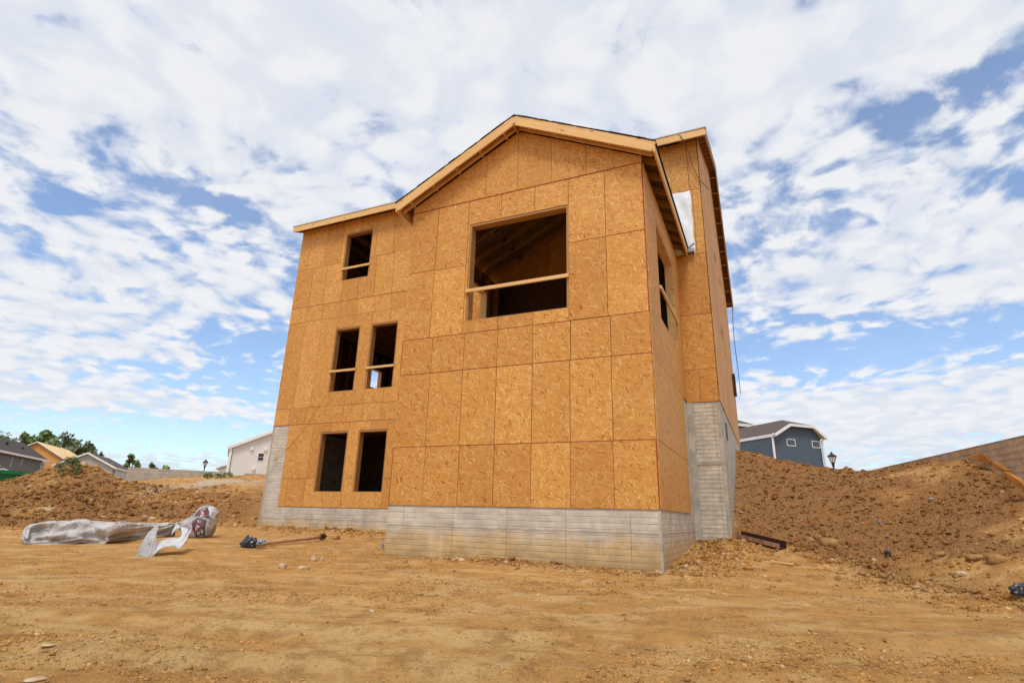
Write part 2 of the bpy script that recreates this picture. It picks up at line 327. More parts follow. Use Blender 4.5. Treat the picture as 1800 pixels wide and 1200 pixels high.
# ------------------------------------------------------------------ terrain
def _h(ix, iy, s):
    v = (ix.astype(np.int64)*374761393+iy.astype(np.int64)*668265263+s*1442695041) & 0xffffffff
    v = ((v ^ (v >> 13))*1274126177) & 0xffffffff; v = (v ^ (v >> 16)); return (v & 0xffffff)/float(0xffffff)
def vnoise(x, y, s=0):
    ix = np.floor(x); iy = np.floor(y); fx = x-ix; fy = y-iy; ux = fx*fx*(3-2*fx); uy = fy*fy*(3-2*fy)
    a = _h(ix, iy, s); b = _h(ix+1, iy, s); c = _h(ix, iy+1, s); d = _h(ix+1, iy+1, s)
    return (a*(1-ux)+b*ux)*(1-uy)+(c*(1-ux)+d*ux)*uy-.5
def fbm(x, y, s=0, o=4, g=.5):
    r = 0; a = 1
    for i in range(o): r = r+a*vnoise(x*2**i+i*17.3, y*2**i-i*9.1, s+i); a *= g
    return r
def worley(x, y, s=0):
    """distance to the nearest feature point and its random value"""
    ix = np.floor(x); iy = np.floor(y); best = np.full(x.shape, 9.0); val = np.zeros(x.shape)
    for i in (-1, 0, 1):
        for j in (-1, 0, 1):
            cx = ix+i; cy = iy+j; px = cx+_h(cx, cy, s); py = cy+_h(cx, cy, s+5); d = (px-x)**2+(py-y)**2
            k = d < best; best = np.where(k, d, best); val = np.where(k, _h(cx, cy, s+9), val)
    return np.sqrt(best), val
def P(u, v, D): return list(atd(u, v, D))
CP = [(1.7, -10, -1.15), (-1.8, -8.2, -1.13), (3.5, -6.5, -1.12), (6, -9, -1.0), (-6, -9, -1.05), (0, -5, -1.08), (-4, -4, -1.02), (2, -3, -1.02),
      (0, -.1, -1.0), (-5.6, -.1, -.93), (-2.8, -.15, -.97), (-5.7, 2.4, -.86), (-5.7, 4.5, -.78), (-9, 4.5, -.72), (-14.3, 4.55, -.69), (-11.5, 4.5, -.70),
      (.1, 1.5, -.90), (.1, 3, -.80), (.1, 4.5, -.60), (.85, 4.6, -.52), (.9, 5.8, -.12), (.85, 6.8, .4), (.85, 8.2, .96), (.85, 9.5, 1.57), (.85, 10.5, 2.16), (.85, 12, 2.3), (.85, 15, 2.3), (1.2, -1, -1.0), (1.2, 2, -.86),
      (-11, -3.7, -.92), (-12.3, 1.2, -.76), (-7.7, -1.6, -.92), (-8.2, 1, -.82), (-14, -6, -.95), (-18, -2, -.75),
      P(1400, 950, 13.8), P(1480, 965, 13.2), P(1560, 985, 12.4), P(1640, 1008, 11.6), P(1720, 1035, 10.6), P(1800, 1062, 9.0), P(1500, 1100, 6.3), P(1800, 1120, 6.4),
      P(1320, 800, 20.2), P(1400, 813, 19.3), P(1450, 824, 19.0), P(1490, 831, 19.0), P(1540, 829, 19.2), P(1600, 821, 18.6), P(1660, 812, 17.8), P(1710, 800, 17.0), P(1760, 832, 15.8), P(1800, 862, 14.8),
      P(1600, 900, 15.2), P(1700, 900, 14.2), P(1800, 940, 12.2), P(1400, 870, 16.6), P(1500, 890, 15.8), P(1330, 870, 17.0),
      *[P(u_, v_+e_, d_) for u_, v_ in ((1330, 798), (1370, 803), (1400, 809), (1430, 816), (1460, 823), (1490, 827), (1520, 826), (1560, 823), (1600, 817), (1640, 811)) for e_, d_ in ((6, 21.5), (12, 25))], (1.2, 20, 2.4), (5, 20, 1.6), (4, 35, 2.3), (-2, 50, 2.6), (10, 40, 2.2), (12, 25, 1.8), (9, 14, 1.6), (8, 7, 1.2), (9, 3, 1.0), (9, 0, .5), (8, -4, -.3), (20, 10, 1.5), (14, -10, -.6),
      P(400, 920, 18.4), P(430, 926, 18.0), P(300, 912, 19.5), P(230, 916, 20), P(100, 918, 20), P(0, 922, 20), (-26, -4, -.7), (-30, -12, -.8),
      P(-90, 880, 27), P(-45, 878, 27), P(0, 872, 27), P(50, 858, 27), P(75, 846, 27), P(100, 825, 27.5), P(150, 812, 28), P(180, 822, 28), P(205, 842, 28), P(225, 852, 29), P(245, 853, 29), P(215, 872, 25.5), P(240, 866, 27), P(150, 822, 31), P(100, 834, 31), P(200, 850, 31), P(0, 885, 23), P(100, 870, 24), P(160, 868, 24.5), P(210, 886, 24),
      P(0, 874, 34), P(50, 872, 34), P(100, 866, 35), P(170, 858, 36), (-34, 0, .4), P(-150, 850, 28),
      P(240, 850, 38), P(300, 841, 39), P(360, 838, 39), P(420, 835, 38), P(470, 836, 36), P(300, 880, 25), P(300, 858, 31), P(420, 880, 23), P(420, 856, 29),
      P(240, 845, 48), P(400, 838, 48), P(470, 834, 50), P(0, 864, 50), P(100, 858, 52), (-16, 14, .95), (-15, 9, .2), (-15.5, 20, 1.6), (-15, 30, 2.2)]
CP = np.array(CP, float)
_d = np.linalg.norm(CP[:, None, :2]-CP[None, :, :2], axis=2); _n = len(CP)
_A = np.zeros((_n+3, _n+3)); _A[:_n, :_n] = _d-np.eye(_n)*.05; _A[:_n, _n] = 1; _A[:_n, _n+1:] = CP[:, :2]; _A[_n, :_n] = 1; _A[_n+1:, :_n] = CP[:, :2].T
_w = np.linalg.solve(_A, np.r_[CP[:, 2], 0, 0, 0])
def base_z(x, y):
    x = np.asarray(x, float); y = np.asarray(y, float); z = _w[_n]+_w[_n+1]*x+_w[_n+2]*y
    for i in range(_n): z = z+_w[i]*np.hypot(x-CP[i, 0], y-CP[i, 1])
    r = np.hypot(x+5, y-5); k = np.clip((r-50)/30, 0, 1); far = 1.4+.0*r
    return z*(1-k)+far*k
# mounds and slopes are rough, the graded pad is smooth
def seg(x, y, a, b, wd):
    a = np.array(a[:2]); b = np.array(b[:2]); ab = b-a; t = np.clip(((x-a[0])*ab[0]+(y-a[1])*ab[1])/(ab@ab), 0, 1)
    return np.clip(1-np.hypot(x-a[0]-t*ab[0], y-a[1]-t*ab[1])/wd, 0, 1)
def roughness(x, y, z):
    r = np.clip((z+.86)/.35, 0, 1)*.65
    for a, b, wd in (((-5.6, -.2), (0, -.2), 1.0), ((0, 0), (.6, 4.6), 1.3), ((-14.3, 4.6), (-5.8, 4.6), 1.5), ((-5.7, -.3), (-5.8, 4.5), 1.4), ((3, 3), (5.2, -3), 1.7), ((.8, 4.6), (3, 4), 1.2)):
        r = np.maximum(r, seg(x, y, a, b, wd)*.75)
    r = r*(1-.66*np.clip((-10.5-x)/2, 0, 1)*np.clip((z+.75)/.3, 0, 1))
    # left mound and right bank are the roughest
    m = P(85, 850, 25); r = np.maximum(r, np.clip((1-np.hypot(x-m[0], y-m[1])/7.2)*3.0, 0, 1.25))
    r = np.maximum(r, np.clip((z+.5)/.8, 0, 1)*np.clip((x-.9)/1.0, 0, 1)*.9)
    patch = np.clip(.5+fbm(x*.45+3, y*.45, 90, 4, .6)*2.4, 0, 1)      # slides and smooth cut faces between the clumpy parts
    return r*np.where(z > -.72, .25+.95*patch, .6+.4*patch)
TRACKS = ((-6.3, .8), (-4.7, .8), (-3.2, .5), (-1.9, .4), (-7.7, .5))
def track_mask(x, y):
    q = x*math.cos(R(24))+y*math.sin(R(24)); p = -x*math.sin(R(24))+y*math.cos(R(24)); m = 0
    for c0, amp in TRACKS: m = np.maximum(m, amp*np.exp(-((p-c0+.45*np.sin(q*.20+c0))/.27)**4)*np.clip(.5+fbm(x*.6, y*.6, 72, 3)*2.2, 0, 1))
    return m
def ground_z(x, y, detail=True):
    x = np.atleast_1d(np.asarray(x, float)); y = np.atleast_1d(np.asarray(y, float)); z = base_z(x, y); rg = roughness(x, y, z)
    z = z+.07*fbm(x*.35, y*.35, 3, 3)*(1+rg*.4)
    up_ = np.clip((z+.7)/.6, 0, 1); gu = (x*.86+y*.5)*1.1+.5*fbm(x*.4, y*.4, 93, 3); z = z-up_*.13*np.clip(.30-np.abs(vnoise(gu*.9, y*.12, 94))*1.6, 0, 1)+up_*.10*fbm(x*.8, y*.35, 95, 4, .55)     # runnels and ledges
    wx = x+.30*fbm(x*1.3, y*1.3, 61, 3); wy = y+.30*fbm(x*1.3, y*1.3, 63, 3)
    d1, v1 = worley(wx*2.4, wy*2.4, 11); d2, v2 = worley(wx*5.5, wy*5.5, 12); d3, v3 = worley(wx*12, wy*12, 14)
    def bil(f, sd): return np.abs(vnoise(wx*f+sd, wy*f-sd, sd))*2+.5*np.abs(vnoise(wx*f*2.1, wy*f*2.1, sd+1))*2-.5
    lump = np.maximum(0, .55-d1)*(v1**5)*.24+np.maximum(0, .55-d2)*(v2**4)*.15+np.maximum(0, .55-d3)*(v3**3)*.08
    z = z+rg*(lump+.075*fbm(x*1.0, y*1.0, 5, 4, .6)+.060*bil(2.7, 31)+.042*bil(6.3, 35)+.022*bil(13.5, 38)-.035)
    z = z+(.006+.008*rg)*fbm(x*7, y*7, 8, 4, .65)+.0042*bil(17, 44)+.004*np.maximum(0, .5-d3)*v3
    # shallow wheel and dozer tracks across the pad
    q = x*math.cos(R(24))+y*math.sin(R(24)); p = -x*math.sin(R(24))+y*math.cos(R(24))
    for c0, amp in TRACKS:
        e_ = (p-c0+.45*np.sin(q*.20+c0))/.24; k = np.exp(-e_**4)*(1-np.clip(rg*1.5, 0, 1)); z = z-k*.040*amp+.022*amp*np.exp(-((np.abs(e_)-1.35)/.35)**2)*(1-np.clip(rg*1.5, 0, 1))+k*.026*amp*np.sin(q*22+np.sin(p*9)*1.2)*np.clip(.55+fbm(x*.5, y*.5, 70, 2)*2, 0, 1)
    # bucket combing on the left bank
    cb = np.clip((-13.5-x)/3, 0, 1)*np.clip((z+.7)/.3, 0, 1)*np.clip((y-3)/5, 0, 1)*(1-np.clip((z-1.9)/.4, 0, 1)); qq = x*.83-y*.55
    z = z+cb*.045*np.sin(qq*6.5+2.5*fbm(x*.6, y*.6, 41, 3))
    ins = ((x > -5.48) & (x < -.12) & (y > .12) & (y < 5)) | ((x > -14.2) & (x < .69) & (y > 4.79) & (y < 14.5)); z = np.where(ins, np.minimum(z, -.6), z)
    return z
def gz(x, y): return float(ground_z(x, y)[0])

def axis(lo, segs, hi, grow=1.07):
    core = [q_ for a, b, f_ in segs for q_ in np.arange(a, b-f_*.5, f_)]; a = segs[0][0]; b = segs[-1][1]; s = segs[-1][2]; q = b; up_ = []
    while q < hi: up_.append(q); s *= grow; q += s
    up_.append(hi); s = segs[0][2]; q = a-s; dn = []
    while q > lo: dn.append(q); s *= grow; q -= s
    dn.append(lo); return np.array(dn[::-1]+core+up_)
X = axis(-900, [(-34, -17, .11), (-17, -5, .055), (-5, 4.4, .03), (4.4, 9, .055)], 900, 1.06); Y = axis(-400, [(-9, -1, .03), (-1, 11, .055), (11, 28, .12)], 1500, 1.06)
# a second fine stretch is not needed: cells at 25 m are about 0.4 m
gx, gy = np.meshgrid(X, Y); Z = ground_z(gx.ravel(), gy.ravel()).reshape(gx.shape)
nx, ny = len(X), len(Y)
V = np.stack([gx.ravel(), gy.ravel(), Z.ravel()], 1)
idx = np.arange(nx*ny).reshape(ny, nx); F4 = np.stack([idx[:-1, :-1], idx[:-1, 1:], idx[1:, 1:], idx[1:, :-1]], -1).reshape(-1, 4)
def grid_mesh(name, V, F4):
    me = bpy.data.meshes.new(name); me.vertices.add(len(V)); me.vertices.foreach_set('co', V.astype(np.float32).ravel())
    k = F4.shape[1]; me.loops.add(F4.size); me.loops.foreach_set('vertex_index', F4.astype(np.int32).ravel())
    me.polygons.add(len(F4)); me.polygons.foreach_set('loop_start', np.arange(0, F4.size, k, dtype=np.int32)); me.polygons.foreach_set('loop_total', np.full(len(F4), k, dtype=np.int32))
    me.update(calc_edges=True); return me
gm = grid_mesh('ground', V, F4)
a = gm.attributes.new('fresh', 'FLOAT', 'POINT')
bz = base_z(gx.ravel(), gy.ravel()); a.data.foreach_set('value', (roughness(gx.ravel(), gy.ravel(), bz)+.26*np.clip((bz+.70)/.4, 0, 1)+.12*np.clip((-10.5-gx.ravel())/2, 0, 1)*np.clip((bz+.75)/.3, 0, 1)).astype(np.float32))
a = gm.attributes.new('track', 'FLOAT', 'POINT'); a.data.foreach_set('value', track_mask(gx.ravel(), gy.ravel()).astype(np.float32))
# pale crushed-stone strip on the left bank
s1 = .75*seg(gx.ravel(), gy.ravel(), P(240, 872, 26), P(300, 856, 30), .9); s2 = seg(gx.ravel(), gy.ravel(), P(300, 856, 30), P(400, 846, 34), 2.2)
s3 = seg(gx.ravel(), gy.ravel(), P(430, 850, 31), P(470, 840, 34), 2.0)*.6
a = gm.attributes.new('stone', 'FLOAT', 'POINT'); a.data.foreach_set('value', np.maximum(np.maximum(s1, s2), s3).astype(np.float32))

def soil_nodes(t, pos, fresh):
    n1 = t.noise(pos, .55, 5, .6); n2 = t.noise(pos, 3.7, 7, .68); n3 = t.noise(pos, 34, 6, .75); n4 = t.noise(pos, 110, 3, .7)
    # streaks dragged by the blade across the pad
    st = t.noise(t.mapping(pos, rot=(0, 0, R(-24)), sc=(.8, 1.7, 1)), 1.4, 7, .66)
    pale = t.ramp(n1, [(.3, (.54, .272, .076)), (.7, (.63, .338, .102))])
    c = t.mix(t.maprange(st, .47, .60, 0, .75), pale, (.72, .465, .20))
    c = t.mix(t.maprange(n2, .46, .64, 0, .7), c, (.36, .170, .050))
    dk = t.ramp(n2, [(.28, (.15, .056, .017)), (.5, (.26, .106, .033)), (.72, (.375, .168, .055))])
    c = t.mix(t.maprange(t.m('ADD', fresh, t.m('MULTIPLY', t.m('SUBTRACT', n2, .5), .8)), .25, .85, 0, .9), c, dk)
    gr = t.maprange(t.m('ADD', t.noise(pos, .8, 5, .65), t.m('MULTIPLY', fresh, .25)), .42, .60, .18, 1)      # compacted patches are smooth, loose ones gritty
    c = t.mix(t.m('MULTIPLY', gr, t.maprange(n3, .54, .61, 0, .5)), c, (.74, .49, .23)); c = t.mix(t.m('MULTIPLY', gr, t.maprange(n3, .455, .385, 0, .8)), c, (.17, .076, .024))
    c = t.mix(t.maprange(n4, .54, .60, 0, .4), c, (.74, .50, .25)); c = t.mix(t.m('MULTIPLY', gr, t.maprange(n4, .445, .385, 0, .6)), c, (.17, .076, .024))
    return c, n2, n3
m, t, b = mat('soil', .95, .1); pos = t.node('ShaderNodeTexCoord').outputs['Object']
c, n2, n3 = soil_nodes(t, pos, attr(t, 'fresh')); c = t.mix(t.m('MULTIPLY', attr(t, 'track'), .55), c, (.74, .47, .20))
vv = t.vor(pos, 26, 'Distance', '3D'); vc = t.vor(pos, 26, 'Color', '3D')
sc_ = t.node('ShaderNodeSeparateColor'); t.l.new(vc, sc_.inputs[0])
peb = t.m('MULTIPLY', t.maprange(vv, .20, .34, 1, 0), t.m('GREATER_THAN', sc_.outputs[0], .90)); c = t.mix(t.m('MULTIPLY', peb, .65), c, t.mix(sc_.outputs[1], (.34, .22, .12), (.60, .47, .32)))
st = t.m('ADD', attr(t, 'stone'), t.m('MULTIPLY', t.m('SUBTRACT', t.noise(pos, 1.3, 6, .7), .5), 1.6))
stm = t.maprange(st, .35, .8, 0, 1); c = t.mix(t.m('MULTIPLY', stm, t.maprange(n3, .4, .6, .35, 1)), c, (.52, .44, .36))
t.put(b.inputs['Base Color'], c)
hh = t.m('ADD', t.m('ADD', t.m('MULTIPLY', n3, 1.15), t.m('MULTIPLY', n2, .8)), t.m('MULTIPLY', peb, .45)); bump(t, b, hh, 1.0, .038)
SOIL = m; gm.materials.append(m)
gm.polygons.foreach_set('use_smooth', [True]*len(gm.polygons))
ground = bpy.data.objects.new('ground', gm); col.objects.link(ground); tag(ground, 'tan graded dirt with rougher brown banks rising on both sides', kind='structure')
m, t, b = mat('clod', .95, .1); pos = t.node('ShaderNodeTexCoord').outputs['Object']; c, _, _ = soil_nodes(t, pos, attr(t, 'fresh'))
tn = attr(t, 'tone'); c = t.mix(t.maprange(tn, .965, .99, 0, .7), c, t.mix(tn, (.40, .28, .17), (.62, .50, .36))); c = t.mix(1, c, t.ramp(tn, [(0, (.50, .46, .42)), (1, (.94, .91, .87))]), 'MULTIPLY'); t.put(b.inputs['Base Color'], c); bump(t, b, t.noise(pos, 60, 4), .5, .02); CLOD = m
m, t, b = mat('field_stone', .85, .2); pos = t.node('ShaderNodeTexCoord').outputs['Object']; n = t.noise(pos, 9, 5, .6)
t.put(b.inputs['Base Color'], t.ramp(n, [(.3, (.36, .23, .12)), (.7, (.58, .44, .28))])); bump(t, b, n, .6, .03); FSTONE = m
m, t, b = mat('brown_rock', .9, .2); pos = t.node('ShaderNodeTexCoord').outputs['Object']; n = t.noise(pos, 7, 5, .6)
t.put(b.inputs['Base Color'], t.ramp(n, [(.3, (.25, .12, .045)), (.7, (.43, .25, .10))])); bump(t, b, n, .7, .04); BROCK = m

_t = (1+5**.5)/2; ICO = np.array([(-1, _t, 0), (1, _t, 0), (-1, -_t, 0), (1, -_t, 0), (0, -1, _t), (0, 1, _t), (0, -1, -_t), (0, 1, -_t), (_t, 0, -1), (_t, 0, 1), (-_t, 0, -1), (-_t, 0, 1)])/math.hypot(1, _t)
ICOF = np.array([(0, 11, 5), (0, 5, 1), (0, 1, 7), (0, 7, 10), (0, 10, 11), (1, 5, 9), (5, 11, 4), (11, 10, 2), (10, 7, 6), (7, 1, 8), (3, 9, 4), (3, 4, 2), (3, 2, 6), (3, 6, 8), (3, 8, 9), (4, 9, 5), (2, 4, 11), (6, 2, 10), (8, 6, 7), (9, 8, 1)])
def scatter(name, xs, ys, rs, m, label, flatten=.65, sink=.3):
    tq = (xs > -13.6) & (xs < -4.0) & (ys > -6.2) & (ys < 2.0) & (rs > .012); xs, ys, rs = xs[~tq], ys[~tq], rs[~tq]
    n = len(xs); zs = ground_z(xs, ys); V = ICO[None]*(1+.42*(rng.random((n, 12, 1))-.5)*2)+.16*rng.normal(size=(n, 12, 3))
    V = V*np.stack([.7+.6*rng.random(n), .7+.6*rng.random(n), flatten*(.6+.7*rng.random(n))], 1)[:, None, :]
    th = rng.random(n)*6.283; cs, sn = np.cos(th)[:, None], np.sin(th)[:, None]
    vx = V[..., 0]*cs-V[..., 1]*sn; vy = V[..., 0]*sn+V[..., 1]*cs; V = np.stack([vx, vy, V[..., 2]], -1)*rs[:, None, None]
    V = V+np.stack([xs, ys, zs+rs*flatten*(.35-sink)], 1)[:, None, :]
    Fc = (ICOF[None]+np.arange(n)[:, None, None]*12).reshape(-1, 3); me = grid_mesh(name, V.reshape(-1, 3), Fc)
    fr = roughness(xs, ys, base_z(xs, ys)); a = me.attributes.new('fresh', 'FLOAT', 'POINT'); a.data.foreach_set('value', np.repeat(fr, 12).astype(np.float32))
    a = me.attributes.new('tone', 'FLOAT', 'POINT'); a.data.foreach_set('value', np.repeat(rng.random(n), 12).astype(np.float32))
    me.materials.append(m); o = bpy.data.objects.new(name, me); col.objects.link(o); tag(o, label, kind='stuff'); return o
def inside(x, y): return ((x > -5.6) & (x < 0) & (y > 0) & (y < 5)) | ((x > -14.3) & (x < .8) & (y > 4.65) & (y < 14.6))
def cloud_pts(n, fn, dens):
    x, y = fn(n*6); z = base_z(x, y); r = dens(x, y, roughness(x, y, z)); k = (rng.random(len(x)) < r) & ~inside(x, y); return x[k][:n], y[k][:n]
def foot(a, b, wd, n):
    t_ = rng.random(n); q_ = np.abs(rng.normal(size=n))*wd; d_ = np.array([b[0]-a[0], b[1]-a[1]]); nn_ = np.array([d_[1], -d_[0]])/np.hypot(*d_)
    return a[0]+d_[0]*t_+nn_[0]*q_, a[1]+d_[1]*t_+nn_[1]*q_
def wedge(n, d0, d1, pw=1.0):
    u = rng.random(n); D = (d0**pw+(d1**pw-d0**pw)*u)**(1/pw); az_ = YAW+R(-46)+R(92)*rng.random(n); return CAM[0]+D*np.sin(az_), CAM[1]+D*np.cos(az_)
x, y = cloud_pts(52000, lambda n: wedge(n, 2.2, 14, 1.2), lambda x, y, r: .02+.95*np.clip(fbm(x*.5, y*.8, 33, 5, .6)*2.6+.15, 0, 1)**1.8)
scatter('gravel', x, y, .0035+.015*rng.random(len(x))**5, CLOD, 'small pebbles and crumbs of earth strewn over the graded pad', .7, .25)
x, y = cloud_pts(16000, lambda n: wedge(n, 7, 22, 1.3), lambda x, y, r: np.clip(r, 0, 1)**1.2+.02)
scatter('soil_clods', x, y, .008+.04*rng.random(len(x))**6, CLOD, 'crumbly brown clods of earth lying on the banks beside the house', .75, .2)
m0 = P(130, 850, 25); n = 9000; x = m0[0]+rng.normal(size=n)*3.6; y = m0[1]+rng.normal(size=n)*3.2
scatter('mound_clods', x, y, .02+.10*rng.random(n)**7, CLOD, 'dark red-brown lumps of earth on the mound at the left', .8, .25)
x = rng.uniform(-32, -14.6, 2500); y = rng.uniform(2, 30, 2500); k = ~inside(x, y); scatter('bank_clods', x[k], y[k], .015+.04*rng.random(k.sum())**6, CLOD, 'stones and crumbs of earth on the combed bank left of the house', .7, .3)
x = rng.uniform(.9, 10, 14000); y = rng.uniform(1.0, 15, 14000); z_ = base_z(x, y); k = (z_ > -.7)
scatter('right_bank_clods', x[k], y[k], .010+.045*rng.random(k.sum())**6, CLOD, 'stony brown lumps of earth on the bank right of the house', .75, .2)

fx, fy = [], []
for a_, b_, wd_, n_ in (((-5.7, -.05), (.1, -.05), .38, 1800), ((.05, -.2), (.05, 4.6), .5, 1300), ((-14.4, 4.6), (-5.7, 4.6), .8, 2200), ((-5.7, 4.6), (-5.7, 0), -.01, 10), ((.8, 4.6), (1.6, 4.7), .9, 700), ((2.6, 4.4), (5.4, -3.2), -.5, 1500)):
    q = foot(a_, b_, abs(wd_), n_); fx.append(q[0]); fy.append(q[1])
fx = np.concatenate(fx); fy = np.concatenate(fy); k = ~inside(fx, fy); fx, fy = fx[k], fy[k]
scatter('foot_clods', fx, fy, .010+.055*rng.random(len(fx))**4, CLOD, 'crumbs and clods of earth along the foot of the concrete', .75, .2)

# ------------------------------------------------------------------ the house under construction
W = 5.6; D1 = 4.67; XL = -14.32; XR = .81; YB = 14.6; ZT = 10.55; T = .20; ZC = 2.74
house = empty('unfinished_house', (-6.5, 7, 0), 'tall orange sheathed wooden house under construction on brick-patterned concrete base', 'house')

def subtract(rect, holes):
    rs = [rect]
    for h in holes:
        out = []
        for (a, b, c, d) in rs:
            if h[0] >= b or h[1] <= a or h[2] >= d or h[3] <= c: out.append((a, b, c, d)); continue
            if a < h[0]: out.append((a, h[0], c, d))
            if h[1] < b: out.append((h[1], b, c, d))
            a2, b2 = max(a, h[0]), min(b, h[1])
            if c < h[2]: out.append((a2, b2, c, h[2]))
            if h[3] < d: out.append((a2, b2, h[3], d))
        rs = out
    return [r for r in rs if r[1]-r[0] > .004 and r[3]-r[2] > .004]
def sheath(name, axis_, pos, outward, panels, holes, label=None, extra=None, gap=.011):
    """panels: (a0,a1,z0,z1) rects on the wall plane at pos; thin boards with real gaps over a dark backing"""
    mb = MB()
    def brd(r, d0, d1, mi, tone, off):
        a, b, c, d = r; lo, hi = sorted((pos+outward*d0, pos+outward*d1))
        if axis_ == 1: mb.box(a, b, lo, hi, c, d, mi, tone, off)
        else: mb.box(lo, hi, a, b, c, d, mi, tone, off)
    for p in panels:
        tone = random.random(); off = (random.random()*40, random.random()*40); g = gap*(.6+.8*random.random())*.5; pr_ = random.random()*.002
        for r in subtract((p[0]+g, p[1]-g, p[2]+g, p[3]-g), holes): brd(r, 0, .016+pr_, 0, tone, off)
    if panels:
        a0 = min(p[0] for p in panels); a1 = max(p[1] for p in panels)
        zs = sorted({round(z, 3) for p in panels for z in p[2:4]})
        for p in panels:
            for r in subtract((p[0], p[1], p[2], p[3]), holes): brd(r, -.012, -.001, 1, .5, (0, 0))
    if extra: extra(mb)
    o = mb.build(name, [OSB, GAP, RED], house)
    if label: o['label'] = label
    return o
# --- front of the projecting gable block
WIN = (-3.99, -1.60, 3.875, 6.26); S = .797
def cols(xs, z0, z1): return [(xs[i], xs[i+1], z0, z1) for i in range(len(xs)-1)]
xa = [-5.6, -4.77, -3.96, -3.17, -2.38, -1.59, -.78, 0.0]
pan = cols(xa, 0, 1.19)+cols([-5.6, -4.79, -3.98, -3.18, -2.38, -1.59, -.77, 0], 1.19, 2.78)+cols([-5.6, -4.78, -3.98, -3.18, -2.38, -1.57, -.76, 0], 2.78, 3.6)
pan += cols([-5.6, -4.88], 3.6, 5.26)+cols([-4.88, -4.04], 3.6, 5.24)+cols([-5.6, -4.87], 5.26, 6.88)+cols([-4.87, -4.04], 5.24, 6.88)
pan += cols([-4.04, -3.2, -2.38, -1.6], 3.6, 3.9)+cols([-4.04, -3.2, -2.38, -1.6], 5.3, 6.88)+cols([-1.6, -.8, 0], 3.6, 5.33)+cols([-1.6, -.8, 0], 5.33, 6.88)+[(-4.04, -1.6, 3.9, 5.3)]
def reds(mb):
    y0, y1 = -.0215, -.0195
    for (a, b, z) in ((-5.6, 0, 1.19), (-5.6, -.78, 3.6), (-1.57, 0, 5.33), (-5.6, 0, 2.782), (-1.6, 0, 3.6)): mb.box(a, b, y0, y1, z-.004, z+.004, 2)
    mb.box(-5.6, 0, y0, y1, 6.873, 6.889, 2)
    mb.box(-5.592, -5.578, y0, y1, 0, 1.19, 2); mb.box(-5.592, -5.578, y0, y1, 2.78, 3.6, 2); mb.box(-.018, -.004, y0, y1, 3.6, 6.87, 2); mb.box(-.018, -.004, y0, y1, 0, 1.19, 2)
sheath('front_sheathing', 1, 0.0, -1, pan, [WIN], extra=reds)
# gable triangle: vertical boards clipped to the roof line
mb = MB(); gx_ = [-5.6, -4.5, -3.62, -2.81, -1.99, -1.19, 0.0]
def ztop(x): return 8.47-.515*abs(x+2.8)
for i in range(len(gx_)-1):
    a, b = gx_[i]+.004, gx_[i+1]-.004; pts = [(a, 6.90), (b, 6.90), (b, ztop(b))]
    if a < -2.8 < b: pts.append((-2.8, ztop(-2.8)))
    pts.append((a, ztop(a))); d = -.016-.002*random.random(); mb.prism(pts, 1, 0, d, 0, random.random()*.7, (random.random()*30, random.random()*30))
mb.prism([(-5.6, 6.89), (0, 6.89), (0, ztop(0)), (-2.8, ztop(-2.8)), (-5.6, ztop(-5.6))], 1, .012, .001, 1)
mb.build('gable_sheathing', [OSB, GAP, RED], house)
# --- right side of the block
SW = (1.22, 3.72, 3.875, 6.24)
ysd = [0.0, 1.1, 2.4, 3.6, 4.67]
pan = [(0, 2.1, 0, 1.19), (2.1, 4.0, 0, 1.19), (0, 2.2, 1.19, 2.76), (2.2, 4.0, 1.19, 2.76)]+cols(ysd, 2.76, 6.88)
sheath('side_sheathing', 0, 0.0, 1, pan, [SW])
sheath('side_sheathing', 0, -W, -1, cols(ysd, -.02, 6.9), [SW])
# --- main wall left of the block
UW = (-12.05, -10.78, 8.04, 10.0); M1 = (-11.99, -10.87, 3.81, 6.15); M2 = (-10.40, -9.26, 3.81, 6.15); B1 = (-12.07, -10.88, .465, 2.44); B2 = (-10.45, -9.28, .465, 2.44)
xm = [-13.62, -12.82, -12.02, -11.22, -10.42, -9.62, -8.82, -8.0, -7.2, -6.4, -5.6]
xu = [-13.84, -13.0, -12.2, -11.4, -10.6, -9.8, -9.0, -8.2, -7.4, -6.6, -5.6, -4.8, -3.8, -2.8, -1.8, -.8, 0.0]
pan = cols([-13.56, -13.3]+xm[2:] if False else [-13.56, -13.28]+[-12.46, -11.65, -10.87, -10.07, -9.3, -8.5, -7.7, -6.9, -5.6], -.02, 1.66)
pan = cols([-13.56, -13.25, -12.46, -11.65, -10.87, -10.07, -9.3, -8.4, -7.4, -6.4, -5.6], -.02, .9)+cols([-13.56, -12.43, -11.65, -10.87, -10.0, -9.3, -8.4, -7.4, -6.4, -5.6], .9, ZC)
pan += cols([XL, -13.65, -12.84, -12.0, -11.21, -10.37, -9.63, -8.8, -8, -7.2, -6.4, -5.6], ZC, 3.33)+cols([XL, -13.5, -12.7, -11.95, -11.2, -10.4, -9.6, -8.8, -8, -7.2, -6.4, -5.6], 3.33, 6.6)
pan += cols([XL, -13.52, -12.75, -11.91, -11.13, -10.35, -9.65, -8.8, -8, -7.2, -6.4, -5.6], 6.6, 7.21)+cols([XL, -13.49, -12.79, -11.95, -11.2, -10.47, -9.69, -8.8, -8, -7.2, -6.4, -5.6], 7.21, 8.8)
pan += cols([XL]+xu[0:10]+[-5.6], 8.8, ZT)+cols([-5.6, -4.8, -3.8, -2.8, -1.8, -.8, 0], 6.9, ZT)
def mreds(mb):
    y0, y1 = D1-.0215, D1-.0195; mb.box(XL, -5.6, y0, y1, 7.203, 7.217, 2); mb.box(XL, -5.6, y0, y1, ZC-.009, ZC+.004, 2)
sheath('rear_sheathing', 1, D1, -1, pan, [UW, M1, M2, B1, B2], extra=mreds)
